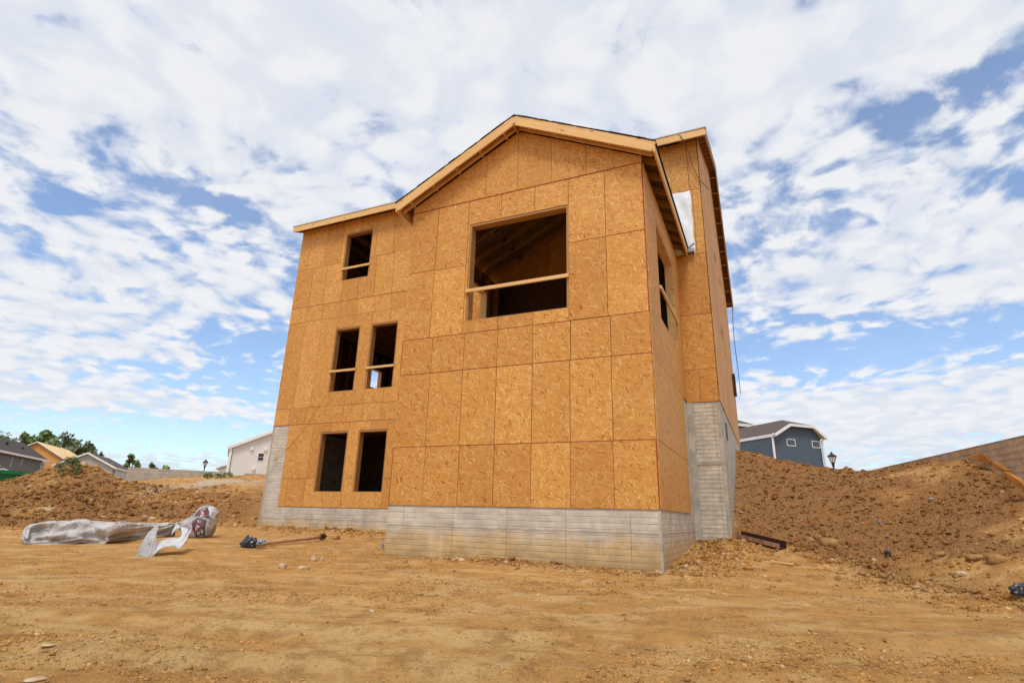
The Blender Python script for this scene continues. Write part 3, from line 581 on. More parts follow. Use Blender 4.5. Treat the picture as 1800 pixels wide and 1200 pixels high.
# --- narrow return right of the block
pan = [(0, .36, ZC, 3.6), (.36, .795, ZC, 3.6), (0, .795, 3.6, 5.1), (0, .795, 5.1, 6.88), (0, .57, 6.88, 8.9), (.57, .795, 6.88, 8.9), (0, .5, 8.9, ZT), (.5, .795, 8.9, ZT)]
sheath('return_sheathing', 1, D1, -1, pan, [])
# --- right gable end of the main house
def rtop(y):
    return 10.72+(y-D1)*(13.08-10.6)/(10.07-4.32) if y < 10.07 else 13.04-(y-10.07)*(13.08-8.96)/(14.9-10.07)
SL = [(8.2, 9.0, 7.9, 9.1), (10.2, 11.0, 7.0, 8.5), (8.2, 9.1, 4.3, 5.97)]
ys = [D1-.016, 5.7, 6.8, 7.9, 9.0, 10.07, 11.2, 12.4, 13.5, YB]; pan = [(ys[i], ys[i+1], z0, z1) for i in range(9) for z0, z1 in ((ZC, 5.2), (5.2, 7.4), (7.4, 8.6))]
def rend(mb):
    for x, sg in ((XR, 1),):
        for i in range(9):
            a, b = ys[i]+.003, ys[i+1]-.003; mb.prism([(a, 8.607), (b, 8.607), (b, max(8.62, rtop(b))), (a, max(8.62, rtop(a)))], 0, x, x+.016, 0, random.random(), (random.random()*30, 3))
sheath('gable_end_sheathing', 0, XR, 1, pan, SL, extra=rend)
# --- left end, back: kept simple but real, with openings that let the sky through
LWN = [(9.35, 10.28, 5.22, 6.14), (11.15, 12.4, 5.22, 6.14)]
ys2 = [D1, 6, 7.3, 8.6, 9.9, 11.2, 12.5, YB]
def lend(mb):
    for i in range(7):
        a, b = ys2[i]+.003, ys2[i+1]-.003; mb.prism([(a, 8.607), (b, 8.607), (b, max(8.62, rtop(b))), (a, max(8.62, rtop(a)))], 0, XL-.016, XL, 0, random.random(), (random.random()*30, 3))
sheath('gable_end_sheathing', 0, XL, -1, [(ys2[i], ys2[i+1], z0, z1) for i in range(7) for z0, z1 in ((ZC, 5.2), (5.2, 8.6))], LWN, extra=lend)
BKW = [(-6, -3.5, 3.8, 6)]
sheath('back_sheathing', 1, YB, 1, [(XL+i*1.513, XL+(i+1)*1.513, z0, z1) for i in range(10) for z0, z1 in ((ZC, 5.2), (5.2, 9.0))], BKW)

# --- foundation
mb = MB()
def wallbox(x0, x1, y0, y1, z0, z1, mi=0, skip=''): mb.box(x0, x1, y0, y1, z0, z1, mi, skip=skip)
wallbox(-W, 0, 0, .25, -2, 0); wallbox(-.25, 0, .25, 4.02, -2, 0); wallbox(-W, -W+.25, .25, D1, -2, -.02)
wallbox(-.25, 0, 4.02, D1, -2, ZC)
wallbox(XL, -W, D1, D1+.25, -2, -.02); wallbox(XL, -13.56, D1, D1+.25, -.02, ZC-.002)
mb.build('foundation', [CONC], house)
mb = MB(); mb.box(-.25, XR, D1, D1+.25, -2, ZC-.003); mb.box(XR-.25, XR, D1+.25, 14.6, -2, ZC-.003); mb.box(XL, XL+.25, D1+.25, 14.6, -2, ZC-.003); mb.box(XL+.25, XR-.25, 14.35, 14.6, -2, ZC-.003)
mb.build('foundation', [CONC_R], house)
mb = MB()    # plain strips where the form corners met
for bxs in ([(-.04, .006, -.005, .0, -1.6, -.01), (.0, .007, -.0, .085, -1.6, -.01)], [(XR-.09, XR+.006, D1-.007, D1, -1.4, ZC-.02), (XR, XR+.007, D1, D1+.09, -1.4, ZC-.02)], [(.001, .15, D1-.035, D1, -1.4, ZC-.01)], [(XL-.006, XL+.06, D1-.007, D1, -1.6, ZC-.02)]):
    mb = MB()
    for q in bxs: mb.box(*q)
    mb.build('corner_strip', [PLAINC], house)
mb = MB(); mb.box(.15, XR-.09, D1-.012, D1-.001, 1.18, 1.25); mb.build('pour_ledge', [PLAINC], house)
mb = MB(); mb.box(XR, XR+.012, 6.0, 6.55, 2.0, 2.42); mb.build('foundation_vent', [DARKIN], house)

# --- floors and ceilings inside
mb = MB(); mb.box(XL+.2, XR-.2, D1+.25, 14.3, -.2, -.05); mb.box(-W+.25, -.25, .25, D1+.25, -.2, -.05); mb.build('basement_slab', [PLAINC], house)
for z in (3.12, 7.15):
    mb = MB(); mb.box(XL+.02, XR-.02, D1+.03, YB-.02, z, z+.04)
    if z < 5: mb.box(-W+.02, -.02, .03, D1+.03, z, z+.04)
    mb.build('floor_deck', [SUBFLOOR], house)
def joists(z, x0, x1, y0, y1, step, name='floor_joists'):
    mb = MB(); x = x0
    while x < x1: mb.beam((x, y0, z), (x, y1, z), .05, .30); x += step
    mb.build(name, [PINE2], house)
joists(2.96, XL+.4, XR-.3, D1+.25, YB-.3, .6); joists(6.98, XL+.4, XR-.3, D1+.2, YB-.2, .6)
mb = MB(); x = XL+.4
while x < XR-.3: mb.beam((x, D1+.1, 10.35), (x, YB-1.5, 10.35), .05, .2); x += .8
mb.build('ceiling_joists', [PINE2], house)
# --- wall framing (studs) just behind the sheathing
def studs(x0, x1, y, z0, z1, holes, step=.6, ax=1, side=1, name='wall_studs'):
    mb = MB(); q = x0
    while q <= x1:
        segs = [(z0, z1)]
        for h in holes:
            if h[0]-.05 < q < h[1]+.05:
                segs = [s_ for s_ in ((z0, h[2]-.12), (h[3]+.25, z1)) if s_[1]-s_[0] > .05]
        for a, b in segs:
            p0, p1 = ((q, y+side*T/2, a), (q, y+side*T/2, b)) if ax == 1 else ((y+side*T/2, q, a), (y+side*T/2, q, b))
            mb.beam(p0, p1, .05 if ax == 1 else T-.04, T-.04 if ax == 1 else .05, (0, 1, 0))
        q += step
    for h in holes:                        # king studs at each opening
        pass
    return mb.build(name, [PINE2], house)
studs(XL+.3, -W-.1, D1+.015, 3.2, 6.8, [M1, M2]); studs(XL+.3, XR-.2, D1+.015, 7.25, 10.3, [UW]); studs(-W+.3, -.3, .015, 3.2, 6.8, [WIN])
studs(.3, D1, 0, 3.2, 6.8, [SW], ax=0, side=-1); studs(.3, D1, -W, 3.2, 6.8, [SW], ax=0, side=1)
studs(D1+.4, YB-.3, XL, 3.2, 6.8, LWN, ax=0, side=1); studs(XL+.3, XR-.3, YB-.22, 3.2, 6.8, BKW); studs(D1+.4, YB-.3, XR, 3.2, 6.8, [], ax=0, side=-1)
# partitions
mb = MB()
for q in np.arange(XL+.5, -8, .5): mb.beam((q, 11.9, 3.2), (q, 11.9, 6.8), .05, .12, (0, 1, 0))
for q in np.arange(5.2, 11.9, .5): mb.beam((-8.5, q, 3.2), (-8.5, q, 6.8), .12, .05, (0, 1, 0))
for q in np.arange(XL+.5, -6, .6): mb.beam((q, 8.2, 7.25), (q, 8.2, 10.3), .05, .12, (0, 1, 0))
mb.build('partition_studs', [PINE2], house)
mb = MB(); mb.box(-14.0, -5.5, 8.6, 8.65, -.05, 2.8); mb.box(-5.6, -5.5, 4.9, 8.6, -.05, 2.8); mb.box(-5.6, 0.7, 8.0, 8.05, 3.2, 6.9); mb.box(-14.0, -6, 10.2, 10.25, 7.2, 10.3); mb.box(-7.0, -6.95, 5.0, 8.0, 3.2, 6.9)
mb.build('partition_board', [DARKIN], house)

# --- window openings: lined jambs, sill, header and the guard rail nailed across
def opening(axis_, pos, inward, h, rail=None, name='window_opening', headroom=True, railout=.02):
    a, b, c, d = h; th = .05
    def bx(mb, a0, a1, d0, d1, z0, z1):
        lo, hi = sorted((pos+inward*d0, pos+inward*d1))
        if axis_ == 1: mb.box(a0, a1, lo, hi, z0, z1)
        else: mb.box(lo, hi, a0, a1, z0, z1)
    mb = MB(); bx(mb, a-.002, a+th, -.004, T, c, d); bx(mb, b-th, b+.002, -.004, T, c, d); bx(mb, a+th, b-th, -.004, T, c-.002, c+.02); bx(mb, a+th, b-th, -.004, T, d-.06, d+.002)
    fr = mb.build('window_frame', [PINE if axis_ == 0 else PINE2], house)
    if rail:
        mb = MB(); bx(mb, a-.015, b+.01, -railout-.045, -railout, rail-.037, rail+.037); mb.build('guard_rail', [PINE], fr)
    return fr
opening(1, 0, 1, WIN, 4.58); opening(0, 0, -1, SW, 4.58); opening(0, -W, 1, SW, 4.58); opening(1, D1, 1, UW, 8.51); opening(1, D1, 1, M1, 4.55); opening(1, D1, 1, M2, 4.55)
opening(1, D1, 1, B1); opening(1, D1, 1, B2)
for h in SL: opening(0, XR, -1, h)
for h in LWN: opening(0, XL, 1, h)
for h in BKW: opening(1, YB, -1, h)

# --- roof of the projecting block
RX, RZ, SLP = -2.8, 8.68, .515; ex0, ex1 = -5.90, .30; zf = RZ-SLP*(RX-ex0)     # fascia top at the eaves
yF, yR = -.31, D1
def puv(p):
    o = Vector(p[0]); e = (Vector(p[1])-o).normalized(); n = e.cross(Vector(p[-1])-o).normalized(); f = n.cross(e)
    return [((Vector(q)-o).dot(e), (Vector(q)-o).dot(f)) for q in p]
def slab(pts, th, m, name, parent=house, shift=0.0):
    mb = MB(); p = [Vector(q)+Vector((0, 0, shift)) for q in pts]; q = [v+Vector((0, 0, th)) for v in p]
    n = len(p); L = (p[1]-p[0]).length; H = (p[-1]-p[0]).length
    mb.face(q, puv(q)); mb.face(p[::-1], puv(p[::-1]))
    for i in range(n): j = (i+1) % n; mb.face([p[i], p[j], q[j], q[i]], [(0, 0), ((p[j]-p[i]).length, 0), ((p[j]-p[i]).length, th), (0, th)])
    return mb.build(name, m, parent)
roofb = empty('roof', (RX, 2, RZ), None, None); roofb.parent = None; put(roofb, house); roofb.location = (0, 0, 0)
for sx in (-1, 1):
    xe = ex0 if sx < 0 else ex1; p = [(xe, yF-.02, zf), (RX, yF-.02, RZ), (RX, yR, RZ), (xe, yR, zf)]
    if sx > 0: p = p[::-1]
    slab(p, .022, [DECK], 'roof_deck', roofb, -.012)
    # torn overlapping courses of black roofing felt/shingle with an uneven edge
    mb = MB(); n = 22
    for i in range(n):
        a = i/n; b = (i+1.25)/n; zz = .016+.010*random.random(); x0 = xe+(RX-xe)*a; x1 = xe+(RX-xe)*min(1, b); o_ = .03+.012*random.random()
        if i == 0: x0 = xe+(.05 if sx < 0 else -.05)*-1
        z0 = zf+(RZ-zf)*(x0-xe)/(RX-xe) if RX != xe else RZ; z1 = zf+(RZ-zf)*(x1-xe)/(RX-xe)
        mb.beam(((x0+x1)/2, yF-o_, (z0+z1)/2+zz+.012), ((x0+x1)/2, yR, (z0+z1)/2+zz+.012), abs(math.hypot(x1-x0, z1-z0)), .018, (-(z1-z0)*1.0, 0, (x1-x0)) if x1 > x0 else ((z1-z0), 0, -(x1-x0)))
    mb.build('roofing_felt', [FELT], roofb)
    # front rake board, eave board, lookouts
    mb = MB(); mb.beam((xe, yF, zf-.115), (RX, yF, RZ-.115), .045, .225, (-(RZ-zf)*(1 if sx < 0 else -1), 0, abs(RX-xe))); mb.build('rake_board', [PINE], roofb)
    mb = MB(); mb.beam((RX+(xe-RX)*.985, yF+.19, zf-.16+.015), (RX, yF+.19, RZ-.16), .045, .10, (0, 0, 1)); mb.build('sub_rafter', [STEM], roofb)
    mb = MB(); mb.beam((xe-sx*.0, yF-.022, zf-.125), (xe, yR, zf-.125), .04, .225); mb.build('eave_board', [PINE], roofb)
    for k in range(5):
        f = (k+.5)/5; x = xe+(RX-xe)*f; z = zf+(RZ-zf)*f-.13; mb = MB(); mb.beam((x, yF+.02, z), (x, -.0, z), .045, .09); mb.build('lookout', [STEM], roofb)
    for k in range(8):
        y = .25+k*.6; mb = MB(); xi = 0 if sx > 0 else -W; mb.beam((xe-sx*.02, y, zf-.12), (xi-sx*1.0, y, zf-.12+SLP*(abs(xe-xi)+1.0)), .045, .13, (0, 0, 1)); mb.build('rafter', [PINE2], roofb)
    mb = MB()
    for k in range(8):
        y = .25+k*.6; xi = .2 if sx > 0 else -W-.2; mb.beam((xi-sx*1.1, y, 7.55), (RX, y, RZ-.12), .045, .16, (0, 0, 1))
    mb.build('inner_rafters', [PINE2], roofb)
mb = MB(); mb.box(RX-.055, RX+.055, yF-.0255, yF+.02, RZ-.212, RZ-.035, off=(.37, .61)); mb.build('ridge_block', [PINEC], roofb)
mb = MB(); mb.beam((RX, yF+.03, RZ-.18), (RX, D1, RZ-.18), .05, .24); mb.beam((-W+.1, 2.3, 7.0), (-2.8, 2.3, 8.35), .05, .12); mb.build('ridge_beam', [PINE2], roofb)
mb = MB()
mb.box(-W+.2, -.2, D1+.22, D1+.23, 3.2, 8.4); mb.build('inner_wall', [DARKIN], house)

# --- main roof
ro = empty('roof', (0, 0, 0), None, None); put(ro, house); ro.location = (0, 0, 0)
oL, oR = -14.48, 1.06; E0, E1, E2 = (4.32, 10.6), (10.07, 13.08), (14.9, 8.96)
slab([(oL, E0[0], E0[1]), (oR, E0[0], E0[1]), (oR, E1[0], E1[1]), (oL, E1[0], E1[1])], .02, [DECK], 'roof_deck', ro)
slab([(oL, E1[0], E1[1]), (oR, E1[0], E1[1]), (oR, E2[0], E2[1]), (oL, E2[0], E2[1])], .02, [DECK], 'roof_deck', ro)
slab([(oL, E0[0]+.05, E0[1]), (oR-.02, E0[0]+.05, E0[1]), (oR-.02, E1[0], E1[1]), (oL, E1[0], E1[1])], .015, [FELT], 'roofing_felt', ro, .03)
slab([(oL, E1[0], E1[1]), (oR-.02, E1[0], E1[1]), (oR-.02, E2[0], E2[1]), (oL, E2[0], E2[1])], .015, [FELT], 'roofing_felt', ro, .03)
mb = MB(); mb.beam((oL, E0[0]-.02, E0[1]-.12), (oR+.04, E0[0]-.02, E0[1]-.12), .045, .23); mb.build('eave_board', [PINE], ro)
mb = MB(); mb.box(oL-.02, oR+.06, E0[0]-.06, E0[0]+.12, E0[1]+.0, E0[1]+.035); mb.build('drip_edge', [DRIP], ro)
for (p, q) in ((E0, E1), (E1, E2)):
    nrm = Vector((0, -(q[1]-p[1]), q[0]-p[0])).normalized()
    for x in (oR, oL):
        mb = MB(); mb.beam((x, p[0], p[1]-.10), (x, q[0], q[1]-.10), .04, .20, tuple(nrm)); mb.build('rake_board', [PINE2], ro)
        mb = MB(); mb.beam((x+(.025 if x > 0 else -.025), p[0], p[1]+.02), (x+(.025 if x > 0 else -.025), q[0], q[1]+.02), .02, .05, tuple(nrm)); mb.build('drip_edge', [DRIP], ro)
    L = math.dist(p, q); n = int(L/.62)
    for k in range(n):
        f = (k+.5)/n; y = p[0]+(q[0]-p[0])*f; z = p[1]+(q[1]-p[1])*f-.11; mb = MB(); mb.beam((oR-.01, y, z), (XR-.5, y, z), .045, .14, tuple(nrm)); mb.build('lookout', [PINE2], ro)
mb = MB()
for q in np.arange(XL+.4, XR-.4, .8):
    mb.beam((q, 4.6, 10.6), (q, 10.07, 12.95), .05, .2)
mb.build('inner_rafters', [PINE2], ro)
# bay box on the far part of the right wall
mb = MB(); mb.box(XR+.016, XR+.12, 12.9, 13.5, 4.65, 5.45); mb.build('window_box', [STEELIN], house)

# --- small things fixed on the house
mb = MB(); nu, nv = 14, 22; pts = {}
for i in range(nu+1):
    for j in range(nv+1):
        x = -.08+.60*i/nu; z = 6.90+1.98*j/nv; e = min(i, nu-i, j, nv-j)/3; e = min(1, e); y = D1-.024-.022*e*(.5+float(fbm(np.array([x*4]), np.array([z*2.5+x*3]), 21, 3)[0]))-.03*e*abs(math.sin(z*2.1+x*5))
        pts[i, j] = (x+.012*math.sin(z*9)*(i == nu), y, z+.015*math.sin(x*14)*(j == nv))
for i in range(nu):
    for j in range(nv): q = [pts[i, j], pts[i+1, j], pts[i+1, j+1], pts[i, j+1]]; mb.face(q, [(a[0], a[2]) for a in q])
wr = mb.build('wrap_patch', [WRAPW], house, smooth=True, weld=True)
mb = MB(); mb.box(.22, .50, D1-.16, D1-.03, 6.90, 7.0); mb.beam((.30, D1-.10, 7.0), (.52, D1-.14, 7.14), .05, .03); mb.build('flashing', [METAL], house)

def strand(name, pts, r, m, parent=None, label=None, cat=None, n=6):
    # smooth a polyline with Catmull-Rom
    P_ = [Vector(p) for p in pts]; out = []
    for i in range(len(P_)-1):
        a, b, c, d = P_[max(i-1, 0)], P_[i], P_[i+1], P_[min(i+2, len(P_)-1)]
        for k in range(6):
            s_ = k/6; out.append(.5*((2*b)+(c-a)*s_+(2*a-5*b+4*c-d)*s_**2+(3*b-a-3*c+d)*s_**3))
    out.append(P_[-1]); Vv, Ff = tube(out, r, n); o = mesh_obj(name, Vv, Ff, m, parent, True)
    if label: tag(o, label, cat)
    return o
def on_y(u, v, y): d = ray(u, v); return CAM+d*(y-CAM[1])/d[1]
def on_x(u, v, x): d = ray(u, v); return CAM+d*(x-CAM[0])/d[0]
strand('cable', [on_y(1195, 238, 4.25), on_y(1203, 250, 4.30), on_y(1211, 268, 4.45), on_y(1217, 290, 4.55), on_y(1228, 313, 4.6), on_y(1246, 333, 4.6)], .011, WIRE, None, 'thin brown cable dangling from the front eave at its upper right corner', 'cable')
strand('cable', [on_x(1287, 528, 1.12), on_x(1288, 560, 1.13), on_x(1291, 600, 1.14), on_x(1296, 640, 1.15), on_x(1302, 692, 1.17)], .012, WIRE, None, 'thin grey cable hanging from the far end of the right eave against the sky', 'cable')

# ------------------------------------------------------------------ loose things near the house
def rock(name, u, v, wpx, hpx, D, m, label, seed=0, group=None, dz=0, aspect=.8):
    p = atd(u, v, D); x, y = p[0], p[1]; s_ = np.linalg.norm(p-CAM)/FPX*.9; rw, rh = wpx*s_*.40, hpx*s_*.62
    z = gz(x, y)
    bm = bmesh.new(); bmesh.ops.create_icosphere(bm, subdivisions=3, radius=1)
    r_ = random.Random(seed); off = Vector((r_.random()*50, r_.random()*50, r_.random()*50)); from mathutils import noise as mn
    yaw = math.atan2(p[0]-CAM[0], p[1]-CAM[1])
    for vt in bm.verts:
        k = 1+.36*mn.noise(vt.co*1.1+off)+.16*mn.noise(vt.co*2.6+off); c = vt.co*k
        c = c*(1+.10*mn.noise(vt.co*6+off)); c.z = max(-.8, min(.86, c.z))
        lx, ly, lz = c.x*rw, c.y*rw*aspect, c.z*rh
        vt.co = Vector((lx*math.cos(-yaw)-ly*math.sin(-yaw), lx*math.sin(-yaw)+ly*math.cos(-yaw), lz))
    me = bpy.data.meshes.new(name); bm.to_mesh(me); bm.free(); me.materials.append(m); me.polygons.foreach_set('use_smooth', [True]*len(me.polygons))
    o = bpy.data.objects.new(name, me); col.objects.link(o); o.location = (x, y, z+rh*.25+dz); tag(o, label, 'rock', group); return o
def ground_hit(u, v, d0=3, d1=45):
    """distance along the sight line where it meets the ground"""
    Ds = np.linspace(d0, d1, 900); d = ray(u, v); k = d/math.hypot(d[0], d[1]); xs = CAM[0]+k[0]*Ds; ys = CAM[1]+k[1]*Ds; zs = CAM[2]+k[2]*Ds
    g = ground_z(xs, ys); h = np.where(zs < g)[0]; return float(Ds[h[0]]) if len(h) else d1
def rk(u, v, wpx, hpx, m, label, seed, **k): return rock('rock', u, v, wpx, hpx, ground_hit(u, v+hpx*.4), m, label, seed, **k)
rk(497, 994, 18, 11, FSTONE, 'smooth pale oval stone in front of the pipe, left of its flatter twin', 1)
rk(533, 997, 24, 8, FSTONE, 'flat pale oval stone on the dirt beside a rounder pale stone', 2)
rk(552, 981, 13, 11, FSTONE, 'pale tan lump of stone among the clods below the pipe end', 3)
rk(566, 982, 9, 9, FSTONE, 'small round cream stone right of the pale tan lump below the pipe end', 33)
rk(590, 944, 17, 9, BROCK, 'brown stone with dark underside between pipe end and concrete base', 4)
rk(712, 985, 13, 9, BROCK, 'brown clod at the foot of the left front corner of the concrete', 5)
rk(1458, 954, 36, 17, BROCK, 'largest brown boulder at the foot of the right bank, underside dark', 6)
rk(1423, 948, 22, 12, BROCK, 'tan rounded rock left of the largest boulder at the foot of the right bank', 7)
rk(1438, 943, 14, 11, BROCK, 'small rounded rock behind and between the two boulders of the right bank', 8)
rk(1228, 986, 8, 9, FSTONE, 'small pale stone right of the bottom corner of the concrete base', 9)
rk(1206, 996, 12, 8, FSTONE, 'pale flat stone beside the bottom corner of the concrete base', 10)
rk(1344, 1013, 12, 6, FSTONE, 'flat cream stone in front of the short wooden scrap', 11)
rk(1652, 974, 20, 8, BROCK, 'dark brown rock halfway between the blue-black scrap and the twin rocks', 12)
rk(1716, 980, 30, 11, BROCK, 'left one of two dark brown lumps low on the right bank', 13)
rk(1748, 983, 28, 16, BROCK, 'right and higher one of two dark brown lumps low on the right bank', 14)
rk(1690, 1010, 22, 8, FSTONE, 'pale slab of stone at the toe of the right bank', 15)
rk(88, 1134, 24, 3.5, FSTONE, 'flat pale grey-white stone flake near the lower left of the pad', 16)
rk(62, 1193, 32, 4, FSTONE, 'long pale flake of stone at the very bottom left of the pad', 17)
rk(654, 1074, 16, 5, FSTONE, 'flat cream stone in the open pad below the left front corner of the house', 18)
rk(332, 1175, 14, 8, BROCK, 'small brown stone near the bottom edge in the left half of the pad', 19)
rk(1074, 1022, 20, 8, BROCK, 'dark clod in the crumbs just before the concrete base near its right corner', 20)
rk(85, 895, 26, 7, FSTONE, 'long pale slab lying on the face of the left mound', 21)
rk(366, 877, 7, 6, BROCK, 'single brown clod on the smooth bank above the loose wrap', 22)

# pipe with wrapped end
g0 = ground_hit(452, 961); a = atd(452, 958, g0); g1 = ground_hit(564, 950); b = atd(564, 945, g1)
a[2] = gz(a[0], a[1])+.06; b[2] = gz(b[0], b[1])+.09
pp = empty('drain_pipe', tuple(a), 'long tan drain pipe lying on the dirt, wrapped in black plastic at one end', 'pipe')
Vv, Ff = tube([Vector(a).lerp(Vector(b), k/6) for k in range(7)], .045, 14); mesh_obj('pipe', Vv, Ff, PIPE, pp, True)
dv = (Vector(b)-Vector(a)).normalized(); Vv, Ff = tube([Vector(b)-dv*.05, Vector(b)+dv*.02, Vector(b)+dv*.10, Vector(b)+dv*.11, Vector(b)+dv*.20], [.055, .07, .07, .03, .012], 14); mesh_obj('cap', Vv, Ff, BLACKP, pp)
def crumple(name, c, sx, sy, sz, m, seed, parent=None, rz=0):
    from mathutils import noise as mn
    bm = bmesh.new(); bmesh.ops.create_icosphere(bm, subdivisions=4, radius=1); off = Vector((seed*7.3, seed*3.1, seed))
    for vt in bm.verts:
        n = abs(mn.noise(vt.co*1.5+off))*1.0+.25*abs(mn.noise(vt.co*3.4+off)); k = .78+.55*n; q = vt.co*k
        vt.co = Vector((q.x*sx, q.y*sy, max(-.45, q.z)*sz))
    me = bpy.data.meshes.new(name); bm.to_mesh(me); bm.free(); me.materials.append(m)
    o = bpy.data.objects.new(name, me); col.objects.link(o); o.location = c; o.rotation_euler = (0, 0, rz)
    if parent: 
        put(o, parent)
    return o
ca = Vector(a)-dv*.22; crumple('plastic_wrapping', (ca.x, ca.y, gz(ca.x, ca.y)+.075), .17, .13, .15, BLACKP, 3, pp)
crumple('plastic_wrapping', (ca.x+.2, ca.y+.1, gz(ca.x+.2, ca.y+.1)+.10), .15, .09, .08, GREYP, 5, pp)
D_ = ground_hit(1561, 978); q = atd(1561, 978, D_); o = crumple('plastic_scrap', (q[0], q[1], gz(q[0], q[1])+.05), .055, .05, .065, BLACKP, 8); tag(o, 'small crumpled blue-black scrap of plastic at the toe of the right bank', 'plastic scrap')
D_ = ground_hit(1798, 1050); q = atd(1798, 1050, D_); sc0 = empty('plastic_bag', (q[0], q[1], gz(q[0], q[1])), 'crumpled shiny black plastic bag at the right edge of the pad', 'plastic bag')
crumple('bag_body', (q[0], q[1], gz(q[0], q[1])+.07), .12, .09, .10, BLACKP, 9, sc0); crumple('bag_flap', (q[0]+.05, q[1]-.05, gz(q[0], q[1])+.04), .13, .05, .05, GREYP, 10, sc0)
D_ = ground_hit(672, 963); q = atd(672, 961, D_); o = crumple('foil_scrap', (q[0], q[1], gz(q[0], q[1])+.05), .04, .03, .06, GREYP, 12); tag(o, 'tiny silvery scrap of film beside the left front corner of the concrete base', 'film scrap')
D_ = ground_hit(1546, 920); q = atd(1546, 916, D_); o = crumple('paper_scrap', (q[0], q[1], gz(q[0], q[1])+.03), .03, .03, .035, GREYP, 13); tag(o, 'small bluish litter on the middle of the right bank', 'litter')
D_ = ground_hit(1634, 880); q = atd(1634, 860, D_); o = crumple('paper_scrap', (q[0], q[1], gz(q[0], q[1])+.03), .05, .03, .03, GREYP, 14); tag(o, 'grey litter high on the right bank below the neighbouring wall', 'litter')
# steel channel
A_ = atd(1298, 943, ground_hit(1298, 946)); B_ = atd(1376, 962, ground_hit(1376, 966)); A_[2] = gz(A_[0], A_[1])+.07; B_[2] = gz(B_[0], B_[1])+.07
ch = empty('steel_channel', tuple(A_), 'rusty steel channel lying at the foot of the right bank by the foundation corner', 'steel channel')
A_, B_ = Vector(A_), Vector(B_); dd = (B_-A_).normalized(); sd_ = dd.cross(Vector((0, 0, 1))).normalized()
mb = MB(); mb.beam(A_+Vector((0, 0, -.045)), B_+Vector((0, 0, -.045)), .17, .015); mb.build('web', [STEELIN], ch)
for s_, m_ in ((1, STEEL), (-1, STEELIN)):
    mb = MB(); mb.beam(A_+sd_*.085*s_+Vector((0, 0, -.0 if s_ > 0 else .03)), B_+sd_*.085*s_+Vector((0, 0, -.0 if s_ > 0 else .03)), .015, .085 if s_ > 0 else .14); mb.build('flange', [m_], ch)
# wood scrap and a short rod
A_ = Vector(atd(1356, 987, ground_hit(1356, 988))); B_ = Vector(atd(1394, 994, ground_hit(1394, 995))); A_.z = gz(A_.x, A_.y)+.02; B_.z = gz(B_.x, B_.y)+.035
mb = MB(); mb.beam(A_, B_, .09, .03); o = mb.build('wood_scrap', [PINE]); tag(o, 'short pale wooden scrap half buried below the steel channel', 'wood scrap')
A_ = Vector(atd(1406, 931, ground_hit(1406, 932))); B_ = Vector(atd(1431, 927, ground_hit(1431, 928)))
strand('root', [A_+Vector((0, 0, .03)), A_.lerp(B_, .25)+Vector((0, 0, .045)), A_.lerp(B_, .7)+Vector((0, 0, .035)), B_+Vector((0, 0, .06))], .012, WIRE, None, 'thin dark root or twig sticking out of the right bank above the boulders', 'twig')

# ------------------------------------------------------------------ loose house wrap
def crease(t, b, pos):
    w_ = t.vm('ADD', pos, t.vm('SCALE', t.noise(pos, 2.5, 3, out=1), scale=.35)); hs = None
    for sc_v, a_ in ((2.2, 1.0), (5.5, .5), (12, .25)):
        v = t.node('ShaderNodeTexVoronoi', feature='F1', voronoi_dimensions='3D'); t.put(v.inputs['Vector'], w_); t.put(v.inputs['Scale'], sc_v); h_ = t.m('MULTIPLY', v.outputs['Distance'], a_); hs = h_ if hs is None else t.m('ADD', hs, h_)
    bump(t, b, hs, .75, .09)
m, t, b = mat('house_wrap', .7, .2); uv = uvn(t); geo = t.node('ShaderNodeNewGeometry')
pos = t.node('ShaderNodeTexCoord').outputs['Object']; n = t.noise(pos, 1.6, 5, .6); c = t.mix(t.maprange(n, .35, .7, 0, .8), (.52, .495, .48), (.34, .32, .305))
c = t.mix(t.maprange(t.noise(pos, 6, 4), .55, .75, 0, .35), c, (.42, .33, .25)); t.put(b.inputs['Base Color'], c); crease(t, b, pos)
WRAP = m
WRAPB = flat('wrap_lit_tone', (.56, .56, .57), .65, .25, var=.08, sc=2)  # lit tone of the same wrap, brightness put into the colour
WRAPG = flat('wrap_shade_tone', (.36, .34, .33), .7, .2, var=.18, sc=2.5)  # shaded tone of the same wrap put into the colour
for m_ in (WRAPB, WRAPG):
    t_ = NT(m_.node_tree); crease(t_, m_.node_tree.nodes['Principled BSDF'], t_.node('ShaderNodeTexCoord').outputs['Object'])
PRR = flat('print_red', (.16, .035, .04), .5, var=.2); PRD = flat('print_dark', (.05, .05, .06), .5); PRW = flat('print_white', (.66, .66, .68), .5)
wrp = empty('house_wrap', tuple(atd(200, 950, 14.5)), 'crumpled grey-white sheet of house wrap with dark red print lying on the dirt', 'house wrap')
